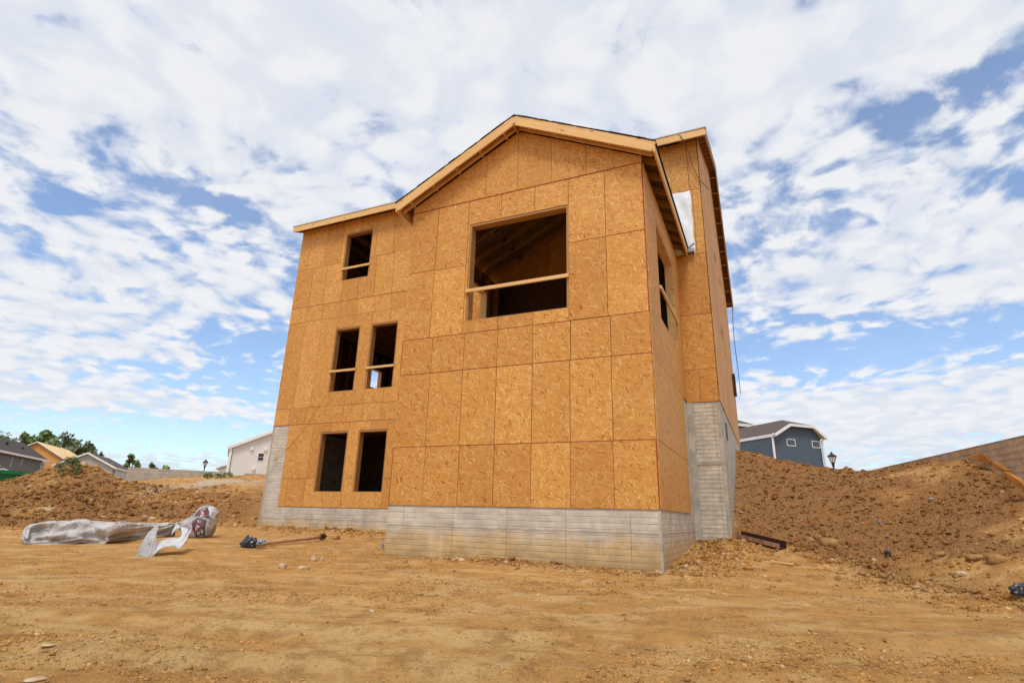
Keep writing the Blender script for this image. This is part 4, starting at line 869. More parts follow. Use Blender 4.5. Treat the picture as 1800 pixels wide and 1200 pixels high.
def sheet(name, rows, m, nu=60, nv=24, wob=.03, seed=0, thick=.006, back=True, parent=wrp, wfx=2.2, wfz=1.2):
    """rows: list of point rows (same length), smooth-interpolated into a wrinkled sheet"""
    A = np.array(rows, float)
    def cr(P_, n):
        k = len(P_); out = []
        for q in np.linspace(0, k-1, n):
            i = min(int(q), k-2); s_ = q-i; a_, b_, c_, d_ = P_[max(i-1, 0)], P_[i], P_[i+1], P_[min(i+2, k-1)]
            out.append(.5*(2*b_+(c_-a_)*s_+(2*a_-5*b_+4*c_-d_)*s_**2+(3*b_-a_-3*c_+d_)*s_**3))
        return np.array(out)
    G = np.array([cr(r_, nu) for r_ in A]); G = np.array([cr(G[:, i], nv) for i in range(nu)])   # nu x nv x 3
    uu, vv_ = np.meshgrid(np.linspace(0, 1, nu), np.linspace(0, 1, nv), indexing='ij')
    dn = np.cross(np.gradient(G, axis=0), np.gradient(G, axis=1)); dn /= np.linalg.norm(dn, axis=2, keepdims=True)+1e-9
    L = np.linalg.norm(G[-1, nv//2]-G[0, nv//2]); w_ = fbm(uu*L*wfx*.5+vv_*2.2, vv_*wfz*3.2-uu*L*.5, seed, 4, .5); ridge = .5-np.abs(fbm(uu*L*.8-vv_*3, vv_*4+uu*L*.5, seed+7, 3))*3.0; ridge += .5-np.abs(fbm(uu*L*2.1+vv_*3, vv_*5-uu*L*1.1, seed+17, 2))*3.0
    G = G+dn*(w_*wob*2+ridge*wob*.95)[..., None]
    vs = G.reshape(-1, 3); fs = [(i*nv+j, (i+1)*nv+j, (i+1)*nv+j+1, i*nv+j+1) for i in range(nu-1) for j in range(nv-1)]
    me = bpy.data.meshes.new(name); me.from_pydata([tuple(v_) for v_ in vs], [], fs); me.materials.append(m); me.polygons.foreach_set('use_smooth', [True]*len(me.polygons))
    o = bpy.data.objects.new(name, me); col.objects.link(o); s_ = o.modifiers.new('thickness', 'SOLIDIFY'); s_.thickness = thick; s_.offset = 0
    put(o, parent); return o, G
def cols_to_rows(cs): return [[c_[k] for c_ in cs] for k in range(len(cs[0]))]
def colm(ub, vb, ut, vt, D, bulge=.12, depth=.35):
    Bm = atd(ub, vb, D); Tm = atd(ut, vt, D+depth*.6); f = ray(ub, vb); f = np.array([f[0], f[1], 0]); f /= np.linalg.norm(f)
    m1 = Bm*.72+Tm*.28-f*bulge*.5; m2 = Bm*.35+Tm*.65-f*bulge*.3; bk1 = Tm+f*depth*.5-np.array([0, 0, (Tm[2]-Bm[2])*.25]); bk = Tm+f*depth*1.3; bk[2] = min(gz(bk[0], bk[1])-.02, Tm[2]-.05)
    Bm = Bm.copy(); Bm[2] = min(Bm[2], gz(Bm[0], Bm[1])+.02); return [Bm, m1, m2, Tm, bk1, bk]
DL = [ground_hit(u, v) for u, v in ((40, 957), (100, 957), (150, 956), (190, 956), (230, 950), (262, 946), (290, 941), (312, 930))]
bc_ = [colm(38, 957, 44, 944, DL[0], .02, .1), colm(60, 958, 54, 926, DL[0]+.1, .1), colm(85, 958, 84, 916, DL[1], .16), colm(118, 957, 118, 912, DL[1]+.1, .2, .5), colm(149, 956, 137, 907.5, DL[2], .22, .5), colm(170, 957, 165, 911, DL[2]+.1, .18, .5),
       colm(190, 956, 205, 916, DL[3], .18), colm(229, 950, 240, 917.5, DL[4], .14), colm(262, 946, 272, 917.5, DL[5], .10), colm(290, 938, 295, 919, DL[5]+.3, .05, .2), colm(308, 927, 311, 921, DL[5]+.5, .02, .1)]
sheet('folded_sheet', cols_to_rows(bc_), WRAP, 150, 50, .055, 3)
DH = DL[5]+.5
def hp(u, v, dd_=0): return atd(u, v, DH+dd_)
# upright end with the printing
hc = [[hp(309, 926, 0), hp(310, 924, -.02), hp(310, 922, -.02), hp(311, 920, .05)], [hp(326, 940, -.1), hp(325, 934, -.25), hp(323, 922, -.25), hp(322, 912, 0)], [hp(338, 952, -.2), hp(338, 938, -.5), hp(338, 918, -.42), hp(339, 905, 0)],
      [hp(352, 953, -.25), hp(352, 938, -.62), hp(351, 912, -.5), hp(350, 892, .0)], [hp(364, 950, -.2), hp(368, 934, -.55), hp(368, 908, -.45), hp(362, 889, .0)], [hp(374, 934, .05), hp(379, 922, -.2), hp(380, 904, -.15), hp(374, 890, .1)], [hp(380, 920, .3), hp(383, 914, .2), hp(383.5, 900, .2), hp(380, 893, .25)]]
_, G = sheet('printed_end', cols_to_rows(hc), WRAPG, 70, 40, .030, 9)
_, _g2 = sheet('lit_edge', cols_to_rows([[hp(368, 934, -.60), hp(371, 918, -.60), hp(368, 902, -.52), hp(365, 889.5, -.02)], [hp(375, 928, -.38), hp(378, 916, -.36), hp(378, 902, -.30), hp(372, 889.5, .02)], [hp(381.5, 918, .22), hp(384.5, 912, .12), hp(384.5, 901, .12), hp(380.5, 892.5, .20)]]), WRAPB, 24, 24, .012, 12)  # lighter strip paints the edge of the wrap that catches light
# the printing, laid on the sheet's own surface
def on_sheet(a_, b_, off=.012):
    i = np.clip(a_, 0, 1)*(G.shape[0]-1); j = np.clip(b_, 0, 1)*(G.shape[1]-1); i0 = min(int(i), G.shape[0]-2); j0 = min(int(j), G.shape[1]-2); fi, fj = i-i0, j-j0
    p = (G[i0, j0]*(1-fi)+G[i0+1, j0]*fi)*(1-fj)+(G[i0, j0+1]*(1-fi)+G[i0+1, j0+1]*fi)*fj; f = CAM-p; f /= np.linalg.norm(f); return p+f*off
def pix_to_st(u, v):       # nearest sheet coordinates for a photo pixel
    d = G.reshape(-1, 3)-CAM; zc_ = d@_fw; pu = 900+FPX*(d@_rt)/zc_; pv = 600-FPX*(d@_up)/zc_; k = int(np.argmin((pu-u)**2+(pv-v)**2)); return (k//G.shape[1])/(G.shape[0]-1), (k % G.shape[1])/(G.shape[1]-1)
def decal(name, poly, m, off, n=7):
    st = [pix_to_st(*p) for p in poly]; c_ = np.mean(st, axis=0); Vv = [on_sheet(c_[0], c_[1], off)]; Ff = []; rings = 5; ring = []
    per = []
    for i in range(len(st)):
        a_, b_ = np.array(st[i]), np.array(st[(i+1) % len(st)])
        for k in range(n): per.append(a_+(b_-a_)*k/n)
    for r_ in range(1, rings+1):
        for p in per: q = c_+(p-c_)*r_/rings; Vv.append(on_sheet(q[0], q[1], off))
    m_ = len(per)
    for k in range(m_): Ff.append((0, 1+k, 1+(k+1) % m_))
    for r_ in range(rings-1):
        for k in range(m_): a0 = 1+r_*m_; Ff.append((a0+k, a0+m_+k, a0+m_+(k+1) % m_, a0+(k+1) % m_))
    return mesh_obj(name, Vv, Ff, m, wrp, True)
def zp(x, y): return (240+x/10, 870+y/10)
decal('print_border', [zp(1035, 320), zp(1290, 205), zp(1270, 400), zp(1040, 385)], PRD, .010)
decal('red_print', [zp(1065, 300), zp(1200, 232), zp(1262, 240), zp(1250, 388), zp(1065, 375)], PRR, .018)
decal('print_border', [zp(975, 450), zp(1070, 385), zp(1230, 440), zp(1205, 560), zp(1195, 760), zp(1130, 800), zp(1050, 740), zp(985, 600)], PRD, .010)
decal('red_print', [zp(990, 460), zp(1075, 405), zp(1205, 490), zp(1120, 610), zp(1030, 690), zp(1000, 610)], PRR, .018)
def stroke(pts, wpx=.9):
    Vv = []; st = [pix_to_st(*zp(*p)) for p in pts]; pp_ = [Vector(on_sheet(a_, b_, .028)) for a_, b_ in st]; out = MB()
    for a_, b_ in zip(pp_[:-1], pp_[1:]):
        if (b_-a_).length > 1e-4: out.beam(a_, b_, .014, .006, tuple(Vector(CAM)-a_))
    return out
for pts in ([(1135, 340), (1125, 365), (1145, 372), (1160, 350), (1180, 345), (1188, 370)], [(1130, 300), (1185, 328), (1130, 322)], [(1130, 268), (1182, 300)], [(1135, 285), (1140, 262)], [(1165, 262), (1192, 250), (1188, 272)],
            [(1040, 590), (1060, 520), (1100, 560), (1050, 570)], [(1030, 640), (1045, 590), (1075, 600)], [(1080, 430), (1090, 470), (1130, 470)], [(1065, 650), (1085, 700)], [(1095, 630), (1115, 690)], [(1125, 610), (1150, 680)], [(1155, 590), (1175, 660)]):
    stroke(pts).build('white_lettering', [PRW], wrp)
# torn strip looping forward onto the dirt
DS = ground_hit(262, 976)*.985
def sp(x, y, D): return atd(*zp(x, y), D)
D0 = DS; DM = DL[5]+.1
sheet('torn_flap', [[sp(0, 1085, D0+.1), sp(60, 940, D0+.25), sp(180, 700, D0+.6), sp(265, 600, D0+.75), sp(340, 540, D0+.85)], [sp(150, 1080, D0), sp(190, 950, D0+.1), sp(270, 780, D0+.45), sp(330, 650, D0+.6), sp(385, 570, D0+.75)], [sp(265, 1088, D0), sp(330, 960, D0+.1), sp(350, 800, D0+.35), sp(355, 660, D0+.55), sp(415, 595, D0+.7)]], WRAPG, 40, 20, .012, 15)
sheet('torn_flap', [[sp(265, 1088, D0), sp(420, 950, D0+.05), sp(600, 905, D0+.2), sp(765, 948, D0+.25), sp(880, 790, D0+.6), sp(975, 610, D0+1.0)], [sp(300, 1000, D0+.1), sp(430, 850, D0+.3), sp(600, 820, D0+.45), sp(740, 800, D0+.5), sp(860, 700, D0+.75), sp(900, 590, D0+1.1)], [sp(350, 830, D0+.3), sp(420, 800, D0+.45), sp(560, 745, D0+.6), sp(765, 730, D0+.75), sp(790, 640, D0+.95), sp(770, 550, D0+1.2)]], WRAPB, 60, 20, .014, 18)
sheet('torn_flap', [[sp(610, 685, DM-.3), sp(680, 620, DM-.2), sp(760, 560, DM-.1)], [sp(640, 610, DM-.15), sp(700, 560, DM-.1), sp(770, 545, DM-.05)], [sp(700, 520, DM), sp(720, 515, DM), sp(760, 540, DM)]], WRAPB, 16, 10, .008, 19)
# yellow rope from the wrap up over the concrete to the middle window
e_ = [hp(382, 891, .1), atd(400, 877, 17.3), atd(420, 863, 17.8), atd(440, 848, 18.6), on_y(462, 826, 4.55), on_y(490, 800, D1-.05), on_y(515, 775, D1-.05), on_y(540, 742, D1-.06), on_y(556, 716, D1-.06), on_y(574, 690, D1-.05)]
strand('rope', e_, .008, ROPE, None, 'thin yellow rope running from the loose wrap up across the left corner of the house', 'rope')

# ------------------------------------------------------------------ neighbouring foundation wall on the right
P1 = np.array(atd(1800, 765, 15.0)); P2 = np.array(atd(1550, 822, 22.0)); zt_ = P1[2]; k = (zt_+.197)/((P2[2]+.197)); P2 = CAM+(P2-CAM)*k
dirw = Vector((P2[0]-P1[0], P2[1]-P1[1], 0)).normalized(); nrmw = Vector((dirw.y, -dirw.x, 0)); S0 = Vector((P1[0], P1[1], 0))-dirw*9; Lw = 9+(Vector((P2[0], P2[1], 0))-Vector((P1[0], P1[1], 0))).length+.6
def wall_obj(name, S_, d_, n_, L_, z0, z1, th, m, label, cat='foundation wall', cap=None, grp=None):
    e0 = tag(bpy.data.objects.new(name, None), label, cat, grp); col.objects.link(e0); e0.location = (S_.x, S_.y, z0)
    mb = MB()
    q = [S_, S_+d_*L_, S_+d_*L_+n_*th, S_+n_*th]; lo = [Vector((p.x, p.y, z0)) for p in q]; hi = [Vector((p.x, p.y, z1)) for p in q]
    for i in range(4):
        j = (i+1) % 4; l_ = (lo[j]-lo[i]).length; mb.face([lo[i], lo[j], hi[j], hi[i]], [(0, z0), (l_, z0), (l_, z1), (0, z1)])
    mb.face(hi, [(0, 0), (L_, 0), (L_, .05), (0, .05)]); mb.build('wall', [m], e0)
    mb = MB(); mb.beam(Vector((S_.x, S_.y, z1+.012))+n_*th/2, Vector(((S_+d_*L_).x, (S_+d_*L_).y, z1+.012))+n_*th/2, th+.01, .03); mb.build('top_plate', [PLAINC if cap is None else cap], e0); return e0
wr_ = wall_obj('foundation_wall', S0, dirw, nrmw, Lw, -1.5, zt_-.02, .25, CONC_NEAR, 'long tan brick-patterned concrete wall rising at the right behind the bank')
# orange drainage membrane peeling off it: three creased boards
for i, (poly, D_, lab) in enumerate(((((1704, 802), (1727, 797), (1741, 811), (1738, 816), (1722, 811)), 16.6, 'uppermost orange-brown membrane sheet folded against the right-hand wall'),
                                     (((1744, 811), (1767, 826), (1765, 831), (1748, 824), (1741, 817)), 15.9, 'middle orange-brown membrane strip along the right-hand wall'),
                                     (((1764, 828), (1790, 843), (1802, 856), (1800, 862), (1775, 842), (1762, 832)), 15.2, 'lowest orange-brown membrane strip at the right edge of the picture'))):
    fr_ = [Vector(atd(u, v, D_-.5-(u-1740)*.008)) for u, v in poly]; bk_ = [p+Vector((0, 0, -.01))+nrmw*.10*1 for p in fr_]
    mb = MB(); n = len(fr_); mb.face(fr_, [(p.x, p.z) for p in fr_]); mb.face(bk_[::-1], [(p.x, p.z) for p in bk_])
    for j in range(n): j2 = (j+1) % n; mb.face([fr_[j], fr_[j2], bk_[j2], bk_[j]], [(0, 0), (1, 0), (1, 1), (0, 1)])
    o = mb.build('drainage_membrane', [MEMB], None); tag(o, lab, 'membrane', 'membrane strips along the right wall')

# left foundation walls in the distance
def far_wall(ul, vl, ur, vr, D0_, D1_, z0, label, m=CONC_FAR):
    a_ = atd(ul, vl, D0_); k_ = None; b_ = atd(ur, vr, D1_); zt2 = (a_[2]+b_[2])/2; A2 = Vector((a_[0], a_[1], 0)); B2_ = Vector((b_[0], b_[1], 0)); d_ = (B2_-A2); L_ = d_.length; d_.normalize(); n_ = Vector((-d_.y, d_.x, 0))
    return wall_obj('foundation_wall', A2, d_, n_, L_, z0, zt2, .3, m, label, grp=None)
far_wall(225, 822, 409, 830, 43.0, 42.5, .2, 'long low tan concrete foundation wall on the crest left of the house')
far_wall(430, 833, 492, 834, 42, 42, .6, 'short piece of low concrete wall next to the left edge of the house')

# ------------------------------------------------------------------ distant houses
def plane_hit(u, v, P0, d_):      # vertical plane through P0 along horizontal direction d_
    n_ = np.array([-d_[1], d_[0], 0]); r_ = ray(u, v); tt = ((P0-CAM)@n_)/(r_@n_); q = CAM+r_*tt; return float((q-P0)@np.array([d_[0], d_[1], 0])), float(q[2])
AZ = R(-44.5); Bd = np.array([math.sin(AZ), math.cos(AZ), 0.0]); Ad = np.array([math.cos(AZ), -math.sin(AZ), 0.0])
def loc(P0, a_, b_, z): return Vector((P0[0]+Ad[0]*a_+Bd[0]*b_, P0[1]+Ad[1]*a_+Bd[1]*b_, z))
def quad(mb, pts, uvs=None, mi=0):
    mb.face(pts, uvs or puv(pts), mi)
def wall_poly(name, P0, pts, along, other, m, parent, th=.25):
    """wall in plane: pts (s,z); along 'a' -> varies a at b=other; 'b' -> varies b at a=other"""
    mb = MB(); f = (lambda s_, z, o_: loc(P0, s_, other+o_, z)) if along == 'a' else (lambda s_, z, o_: loc(P0, other+o_, s_, z))
    A_ = [f(s_, z, 0) for s_, z in pts]; B_ = [f(s_, z, th) for s_, z in pts]
    mb.face(A_, pts); mb.face(B_[::-1], pts[::-1])
    for i in range(len(pts)): j = (i+1) % len(pts); mb.face([A_[i], B_[i], B_[j], A_[j]], [(0, 0), (th, 0), (th, 1), (0, 1)])
    return mb.build(name, [m], parent)
def win(P0, along, other, s0, s1, z0, z1, parent, mull=True, two=False, side=-1):
    """framed window standing a little proud of a wall"""
    f = (lambda s_, z, o_: loc(P0, s_, other+o_, z)) if along == 'a' else (lambda s_, z, o_: loc(P0, other+o_, s_, z))
    mb = MB(); fw_ = min((s1-s0), (z1-z0))*.11
    def bar(a0, a1, c0, c1, d0, d1):
        p = [f(a0, c0, d0), f(a1, c0, d0), f(a1, c1, d0), f(a0, c1, d0)]; q = [f(a0, c0, d1), f(a1, c0, d1), f(a1, c1, d1), f(a0, c1, d1)]
        mb.face(p, [(0, 0)]*4); mb.face(q[::-1], [(0, 0)]*4)
        for i in range(4): j = (i+1) % 4; mb.face([p[i], q[i], q[j], p[j]], [(0, 0)]*4)
    o1, o0 = .045*side, .0
    bar(s0-fw_, s0, z0-fw_, z1+fw_, o0, o1); bar(s1, s1+fw_, z0-fw_, z1+fw_, o0, o1); bar(s0, s1, z0-fw_, z0, o0, o1); bar(s0, s1, z1, z1+fw_, o0, o1)
    if mull: bar(s0, s1, (z0+z1)/2-fw_*.3, (z0+z1)/2+fw_*.3, o0, o1*.9)
    if two: bar((s0+s1)/2-fw_*.4, (s0+s1)/2+fw_*.4, z0, z1, o0, o1*.95)
    fr = mb.build('window', [WHT], parent)
    mb = MB(); bar(s0, s1, z0, z1, .005*side, .018*side); mb.build('pane', [WGL], fr)
def roofslab(P0, pts, m, parent, th=.10, name='roof'):
    mb = MB(); p = [loc(P0, *q) for q in pts]; q = [v+Vector((0, 0, th)) for v in p]; quad(mb, q); mb.face(p[::-1], [(0, 0)]*len(p), 1)
    for i in range(len(p)): j = (i+1) % len(p); mb.face([p[i], p[j], q[j], q[i]], [(0, 0)]*4, 1)
    return mb.build(name, [m, WHT], parent)
def gable_house(name, apex, eave, D, ridge_u, wallm, roofm, label, cat='house', trim=True, left_half=None, L=None, zg=-1.5, windows=()):
    P0 = np.array(atd(apex[0], apex[1], D)); zr = P0[2]; ae, ze = plane_hit(eave[0], eave[1], P0, Ad)
    if L is None: L, _ = plane_hit(ridge_u[0], ridge_u[1], P0, Bd)
    hw = ae*.96; zw = ze+(zr-ze)*.04; lh = left_half or ae; slope = (zr-ze)/ae
    r_ = empty(name, tuple(loc(P0, 0, L/2, zg)), label, cat)
    wl = lh*.96; wall_poly('wall', P0, [(-wl, zg), (hw, zg), (hw, zr-slope*hw-.1), (0, zr-.1), (-wl, zr-slope*wl-.1)], 'a', .3, wallm, r_)
    wall_poly('wall', P0, [(.3, zg), (L-.3, zg), (L-.3, zr-slope*hw-.1), (.3, zr-slope*hw-.1)], 'b', hw-.25, wallm, r_)
    wall_poly('wall', P0, [(.3, zg), (L-.3, zg), (L-.3, zr-slope*wl-.1), (.3, zr-slope*wl-.1)], 'b', -wl, wallm, r_)
    wall_poly('wall', P0, [(-wl, zg), (hw, zg), (hw, zr-slope*hw-.1), (0, zr-.1), (-wl, zr-slope*wl-.1)], 'a', L-.55, wallm, r_)
    roofslab(P0, [(0, 0, zr), (0, L, zr), (ae, L, ze), (ae, 0, ze)][::-1], roofm, r_); roofslab(P0, [(0, 0, zr), (-lh, 0, zr-slope*lh), (-lh, L, zr-slope*lh), (0, L, zr)][::-1], roofm, r_)
    if trim:
        for (a0, z0, a1, z1) in ((0, zr, ae, ze), (0, zr, -lh, zr-slope*lh)):
            mb = MB(); mb.beam(loc(P0, a0, -.02, z0-.0), loc(P0, a1, -.02, z1-.0), .08, .16); mb.build('rake_trim', [WHT], r_)
        mb = MB(); mb.beam(loc(P0, ae+.02, 0, ze-.0), loc(P0, ae+.02, L, ze-.0), .09, .15); mb.build('gutter', [WHT], r_)
    return r_, P0, L, ae, ze, zr, hw
osbm = flat('osb_far', (.60, .30, .085), .7, var=.15, sc=.8); osbr = flat('osb_roof_far', (.78, .52, .24), .7, var=.08, sc=.6)
gable_house('unfinished_house', (65, 777), (113, 808), 84, (121, 790), osbm, osbr, 'distant unfinished house with bare pale board roof behind the left mound', trim=False)
r_, P0, L, ae, ze, zr, hw = gable_house('house', (154.7, 796), (204, 823), 80, (193, 805), SID_LIGHT, SH_BROWN, 'small light grey sided house with brown roof behind the left mound')
def wpx(P0, b_side, u0, v0, u1, v1, along, other):
    Pp = np.array([*loc(P0, *((other, 0) if along == 'b' else (0, other)), 0)]); d_ = Bd if along == 'b' else Ad
    s0, z0 = plane_hit(u0, v1, Pp, d_); s1, z1 = plane_hit(u1, v0, Pp, d_); return s0, s1, z0, z1
for (u0, v0, u1, v1) in ((203.5, 829, 207, 835), (212, 831, 218, 838)):
    s0, s1, z0, z1 = wpx(P0, 0, u0, v0, u1, v1, 'b', hw); win(P0, 'b', hw, min(s0, s1), max(s0, s1), z0, z1, r_, side=1)
# grey house at the left edge: its gable is out of frame, ridge parallel to the others
P0 = np.array(atd(44, 781, 78)); Pe = np.array(atd(85, 810, 74))
zr = P0[2]; ag, ze = plane_hit(85, 810, P0, Ad); zw = ze-.2; hw = ag-.35; slope = (zr-ze)/ag
gh = empty('house', tuple(loc(P0, 0, -10, -1.5)), 'dark grey sided house with grey shingle roof at the left edge', 'house')
Lb = -24
wall_poly('wall', P0, [(Lb, -1.5), (-.4, -1.5), (-.4, ze-.05), (Lb, ze-.05)], 'b', hw-.25, SID_GREY, gh); wall_poly('wall', P0, [(-hw, -1.5), (hw, -1.5), (hw, ze), (0, zr-.1), (-hw, ze)], 'a', -.6, SID_GREY, gh); wall_poly('wall', P0, [(-hw, -1.5), (hw, -1.5), (hw, ze), (0, zr-.1), (-hw, ze)], 'a', Lb, SID_GREY, gh)
wall_poly('wall', P0, [(Lb, -1.5), (-.4, -1.5), (-.4, ze-.05), (Lb, ze-.05)], 'b', -hw, SID_GREY, gh)
roofslab(P0, [(0, 0, zr), (ag, 0, ze), (ag, Lb-.4, ze), (0, Lb-.4, zr)], SH_GREY, gh); roofslab(P0, [(0, 0, zr), (0, Lb-.4, zr), (-ag, Lb-.4, ze), (-ag, 0, ze)], SH_GREY, gh)
mb = MB(); mb.beam(loc(P0, ag+.03, .02, ze), loc(P0, ag+.03, Lb-.4, ze), .09, .18); mb.build('gutter', [WHT], gh)
for (u0, v0, u1, v1, two) in ((16.5, 803, 22.5, 819, False), (35.5, 806.5, 39.5, 818.5, False), (69.5, 813.5, 78, 826.5, True)):
    s0, s1, z0, z1 = wpx(P0, 0, u0, v0, u1, v1, 'b', hw); win(P0, 'b', hw, min(s0, s1), max(s0, s1), min(z0, z1), max(z0, z1), gh, two=two, side=1)
for u, v in ((11, 782), (38, 791)):
    Pv = atd(u, v+2, 0); b_, z_ = plane_hit(u, v+3, np.array([*loc(P0, ag*.5, 0, 0)]), Bd); V_, F_ = tube([loc(P0, ag*.5, b_, z_-.3), loc(P0, ag*.5, b_, z_+.45)], .11, 8); mesh_obj('roof_vent', V_, F_, BLK, gh)
# white sided house, only a corner shows beside our wall
azw = YAW+math.atan2(430-900, FPX)+R(90); Aw = np.array([math.sin(azw), math.cos(azw), 0]); Bw = np.array([-Aw[1], Aw[0], 0]);  Bw = Bw if Bw@np.array([_fw[0], _fw[1], 0]) > 0 else -Bw
sA, sB = Ad.copy(), Bd.copy(); Ad, Bd = Aw, Bw
P0 = np.array(atd(400, 787, 72)); se_, zE = plane_hit(400, 785, P0, Ad); sa_, zA = plane_hit(478, 757, P0, Ad); slope = (zA-zE)/(sa_-se_)
wh = empty('house', tuple(loc(P0, 5, 3, -1)), 'white sided house partly hidden behind the left edge of the unfinished house', 'house')
HWd = 9.5; wall_poly('wall', P0, [(.35, -1), (2*HWd-.35, -1), (2*HWd-.35, zE+slope*.35-.15), (HWd, zE+slope*HWd-.15), (.35, zE+slope*.35-.15)], 'a', .3, SID_WHITE, wh)
wall_poly('wall', P0, [(.3, -1), (14, -1), (14, zE), (.3, zE)], 'b', .35, SID_WHITE, wh); wall_poly('wall', P0, [(.3, -1), (14, -1), (14, zE), (.3, zE)], 'b', 2*HWd-.6, SID_WHITE, wh)
wall_poly('wall', P0, [(.35, -1), (2*HWd-.35, -1), (2*HWd-.35, zE), (HWd, zE+slope*HWd-.2), (.35, zE)], 'a', 13.8, SID_WHITE, wh)
roofslab(P0, [(0, 0, zE), (HWd, 0, zE+slope*HWd), (HWd, 14.3, zE+slope*HWd), (0, 14.3, zE)], SH_GREY, wh, .12); roofslab(P0, [(HWd, 0, zE+slope*HWd), (2*HWd, 0, zE), (2*HWd, 14.3, zE), (HWd, 14.3, zE+slope*HWd)], SH_GREY, wh, .12)
for a0, a1 in ((0, HWd), (2*HWd, HWd)):
    mb = MB(); mb.beam(loc(P0, a0, -.03, zE-.12), loc(P0, a1, -.03, zE+slope*HWd-.12), .1, .30); mb.build('rake_trim', [WHT], wh)
mb = MB(); mb.beam(loc(P0, .38, .2, -1), loc(P0, .38, .2, zE-.1), .28, .2, tuple(Bd)); mb.build('corner_trim', [WHT], wh)
s0, z0 = plane_hit(453, 808.5, P0, Ad); s1, z1 = plane_hit(464.5, 796.5, P0, Ad); win(P0, 'a', .3, s0, s1, z0, z1, wh)
for u, v in ((443, 787.5), (467, 789), (446, 823)):
    s0, z0 = plane_hit(u, v, P0, Ad); mb = MB(); q = loc(P0, s0, .2, z0); mb.beam(q-Vector((0, 0, .16)), q+Vector((0, 0, .16)), .3, .2, tuple(Bd)); mb.build('vent_cover', [WHT], wh)
Ad, Bd = sA, sB
# small eave of another house peeping out left of the white house
P0 = np.array(atd(395, 818, 95)); sm = empty('house', tuple(loc(P0, 0, 2, 0)), 'tiny corner of a grey house just left of the white sided house', 'house')
wall_poly('wall', P0, [(-.6, 0), (4, 0), (4, P0[2]-.2), (-.6, P0[2]-.2)], 'a', .2, SID_LIGHT, sm); roofslab(P0, [(-1.2, 0, P0[2]-.5), (4, 0, P0[2]+1.6), (4, 6, P0[2]+1.6), (-1.2, 6, P0[2]-.5)], SH_GREY, sm)
# blue house on the right with a clipped gable
AZb = R(-43); Bd = np.array([math.sin(AZb), math.cos(AZb), 0.0]); Ad = np.array([math.cos(AZb), -math.sin(AZb), 0.0])
P0 = np.array(atd(1361, 800, 88)); bh = empty('house', tuple(loc(P0, 6, 6, -1)), 'slate blue sided house with brown clipped-gable roof beyond the right bank', 'house')
h = lambda u, v: plane_hit(u, v, P0, Ad)
lE = h(1359.5, 762); c1_ = h(1383, 746.5); c2_ = h(1424.5, 750); rE = h(1448, 770); wr_x = h(1445.5, 800)[0]
wall_poly('wall', P0, [(0, -1), (wr_x, -1), (wr_x, rE[1]), c2_, c1_, (0, lE[1]-.1)], 'a', 0, SID_BLUE, bh)
Ls = 17.0; wall_poly('wall', P0, [(0, -1), (Ls, -1), (Ls, lE[1]-.2), (0, lE[1]-.2)], 'b', 0, SID_BLUE, bh); wall_poly('wall', P0, [(0, -1), (Ls, -1), (Ls, rE[1]-.2), (0, rE[1]-.2)], 'b', wr_x-.25, SID_BLUE, bh)
mid_ = (c1_[0]+c2_[0])/2; zc_ = (c1_[1]+c2_[1])/2; up_s = (c1_[1]-lE[1])/(c1_[0]-lE[0]); zr_ = zc_+up_s*(mid_-c1_[0]); ov = .6; bk = 3.0
lEa = lE[0]-.3
roofslab(P0, [(lEa, -ov, lE[1]-.15), (c1_[0], -ov, zc_), (mid_, bk, zr_), (mid_, Ls+.5, zr_), (lEa, Ls+.5, lE[1]-.15)], SH_BROWN, bh)
roofslab(P0, [(c1_[0], -ov, zc_), (c2_[0], -ov, zc_), (mid_, bk, zr_)], SH_BROWN, bh)
roofslab(P0, [(c2_[0], -ov, zc_), (rE[0], -ov, rE[1]-.1), (rE[0], Ls+.5, rE[1]-.1), (mid_, Ls+.5, zr_), (mid_, bk, zr_)], SH_BROWN, bh)
for p, q in (((lEa, lE[1]-.15), (c1_[0], zc_)), ((c1_[0], zc_), (c2_[0], zc_)), ((c2_[0], zc_), (rE[0], rE[1]-.1))):
    mb = MB(); mb.beam(loc(P0, p[0], -ov-.05, p[1]-.10), loc(P0, q[0], -ov-.05, q[1]-.10), .12, .36); mb.build('rake_trim', [WHT], bh)
mb = MB(); mb.beam(loc(P0, lEa, -ov, lE[1]-.25), loc(P0, lEa, Ls+.5, lE[1]-.25), .18, .40); mb.build('gutter', [WHT], bh)
for a_, z_ in ((-.05, lE[1]-.5), (wr_x+.2, rE[1]-.4)):
    mb = MB(); mb.beam(loc(P0, a_, -.12, -1), loc(P0, a_, -.12, z_), .26, .16, tuple(Bd)); mb.beam(loc(P0, a_, -.12, z_), loc(P0, a_+(.5 if a_ > 1 else -.2), -ov, z_+.4), .22, .18); mb.build('downspout', [WHT], bh)
for (u0, v0, u1, v1) in ((1384.3, 773, 1396.5, 782), (1428.7, 776.5, 1439.8, 785.3)):
    s0, z0 = plane_hit(u0, v1, P0, Ad); s1, z1 = plane_hit(u1, v0, P0, Ad); win(P0, 'a', 0, s0, s1, z0, z1, bh, mull=False)
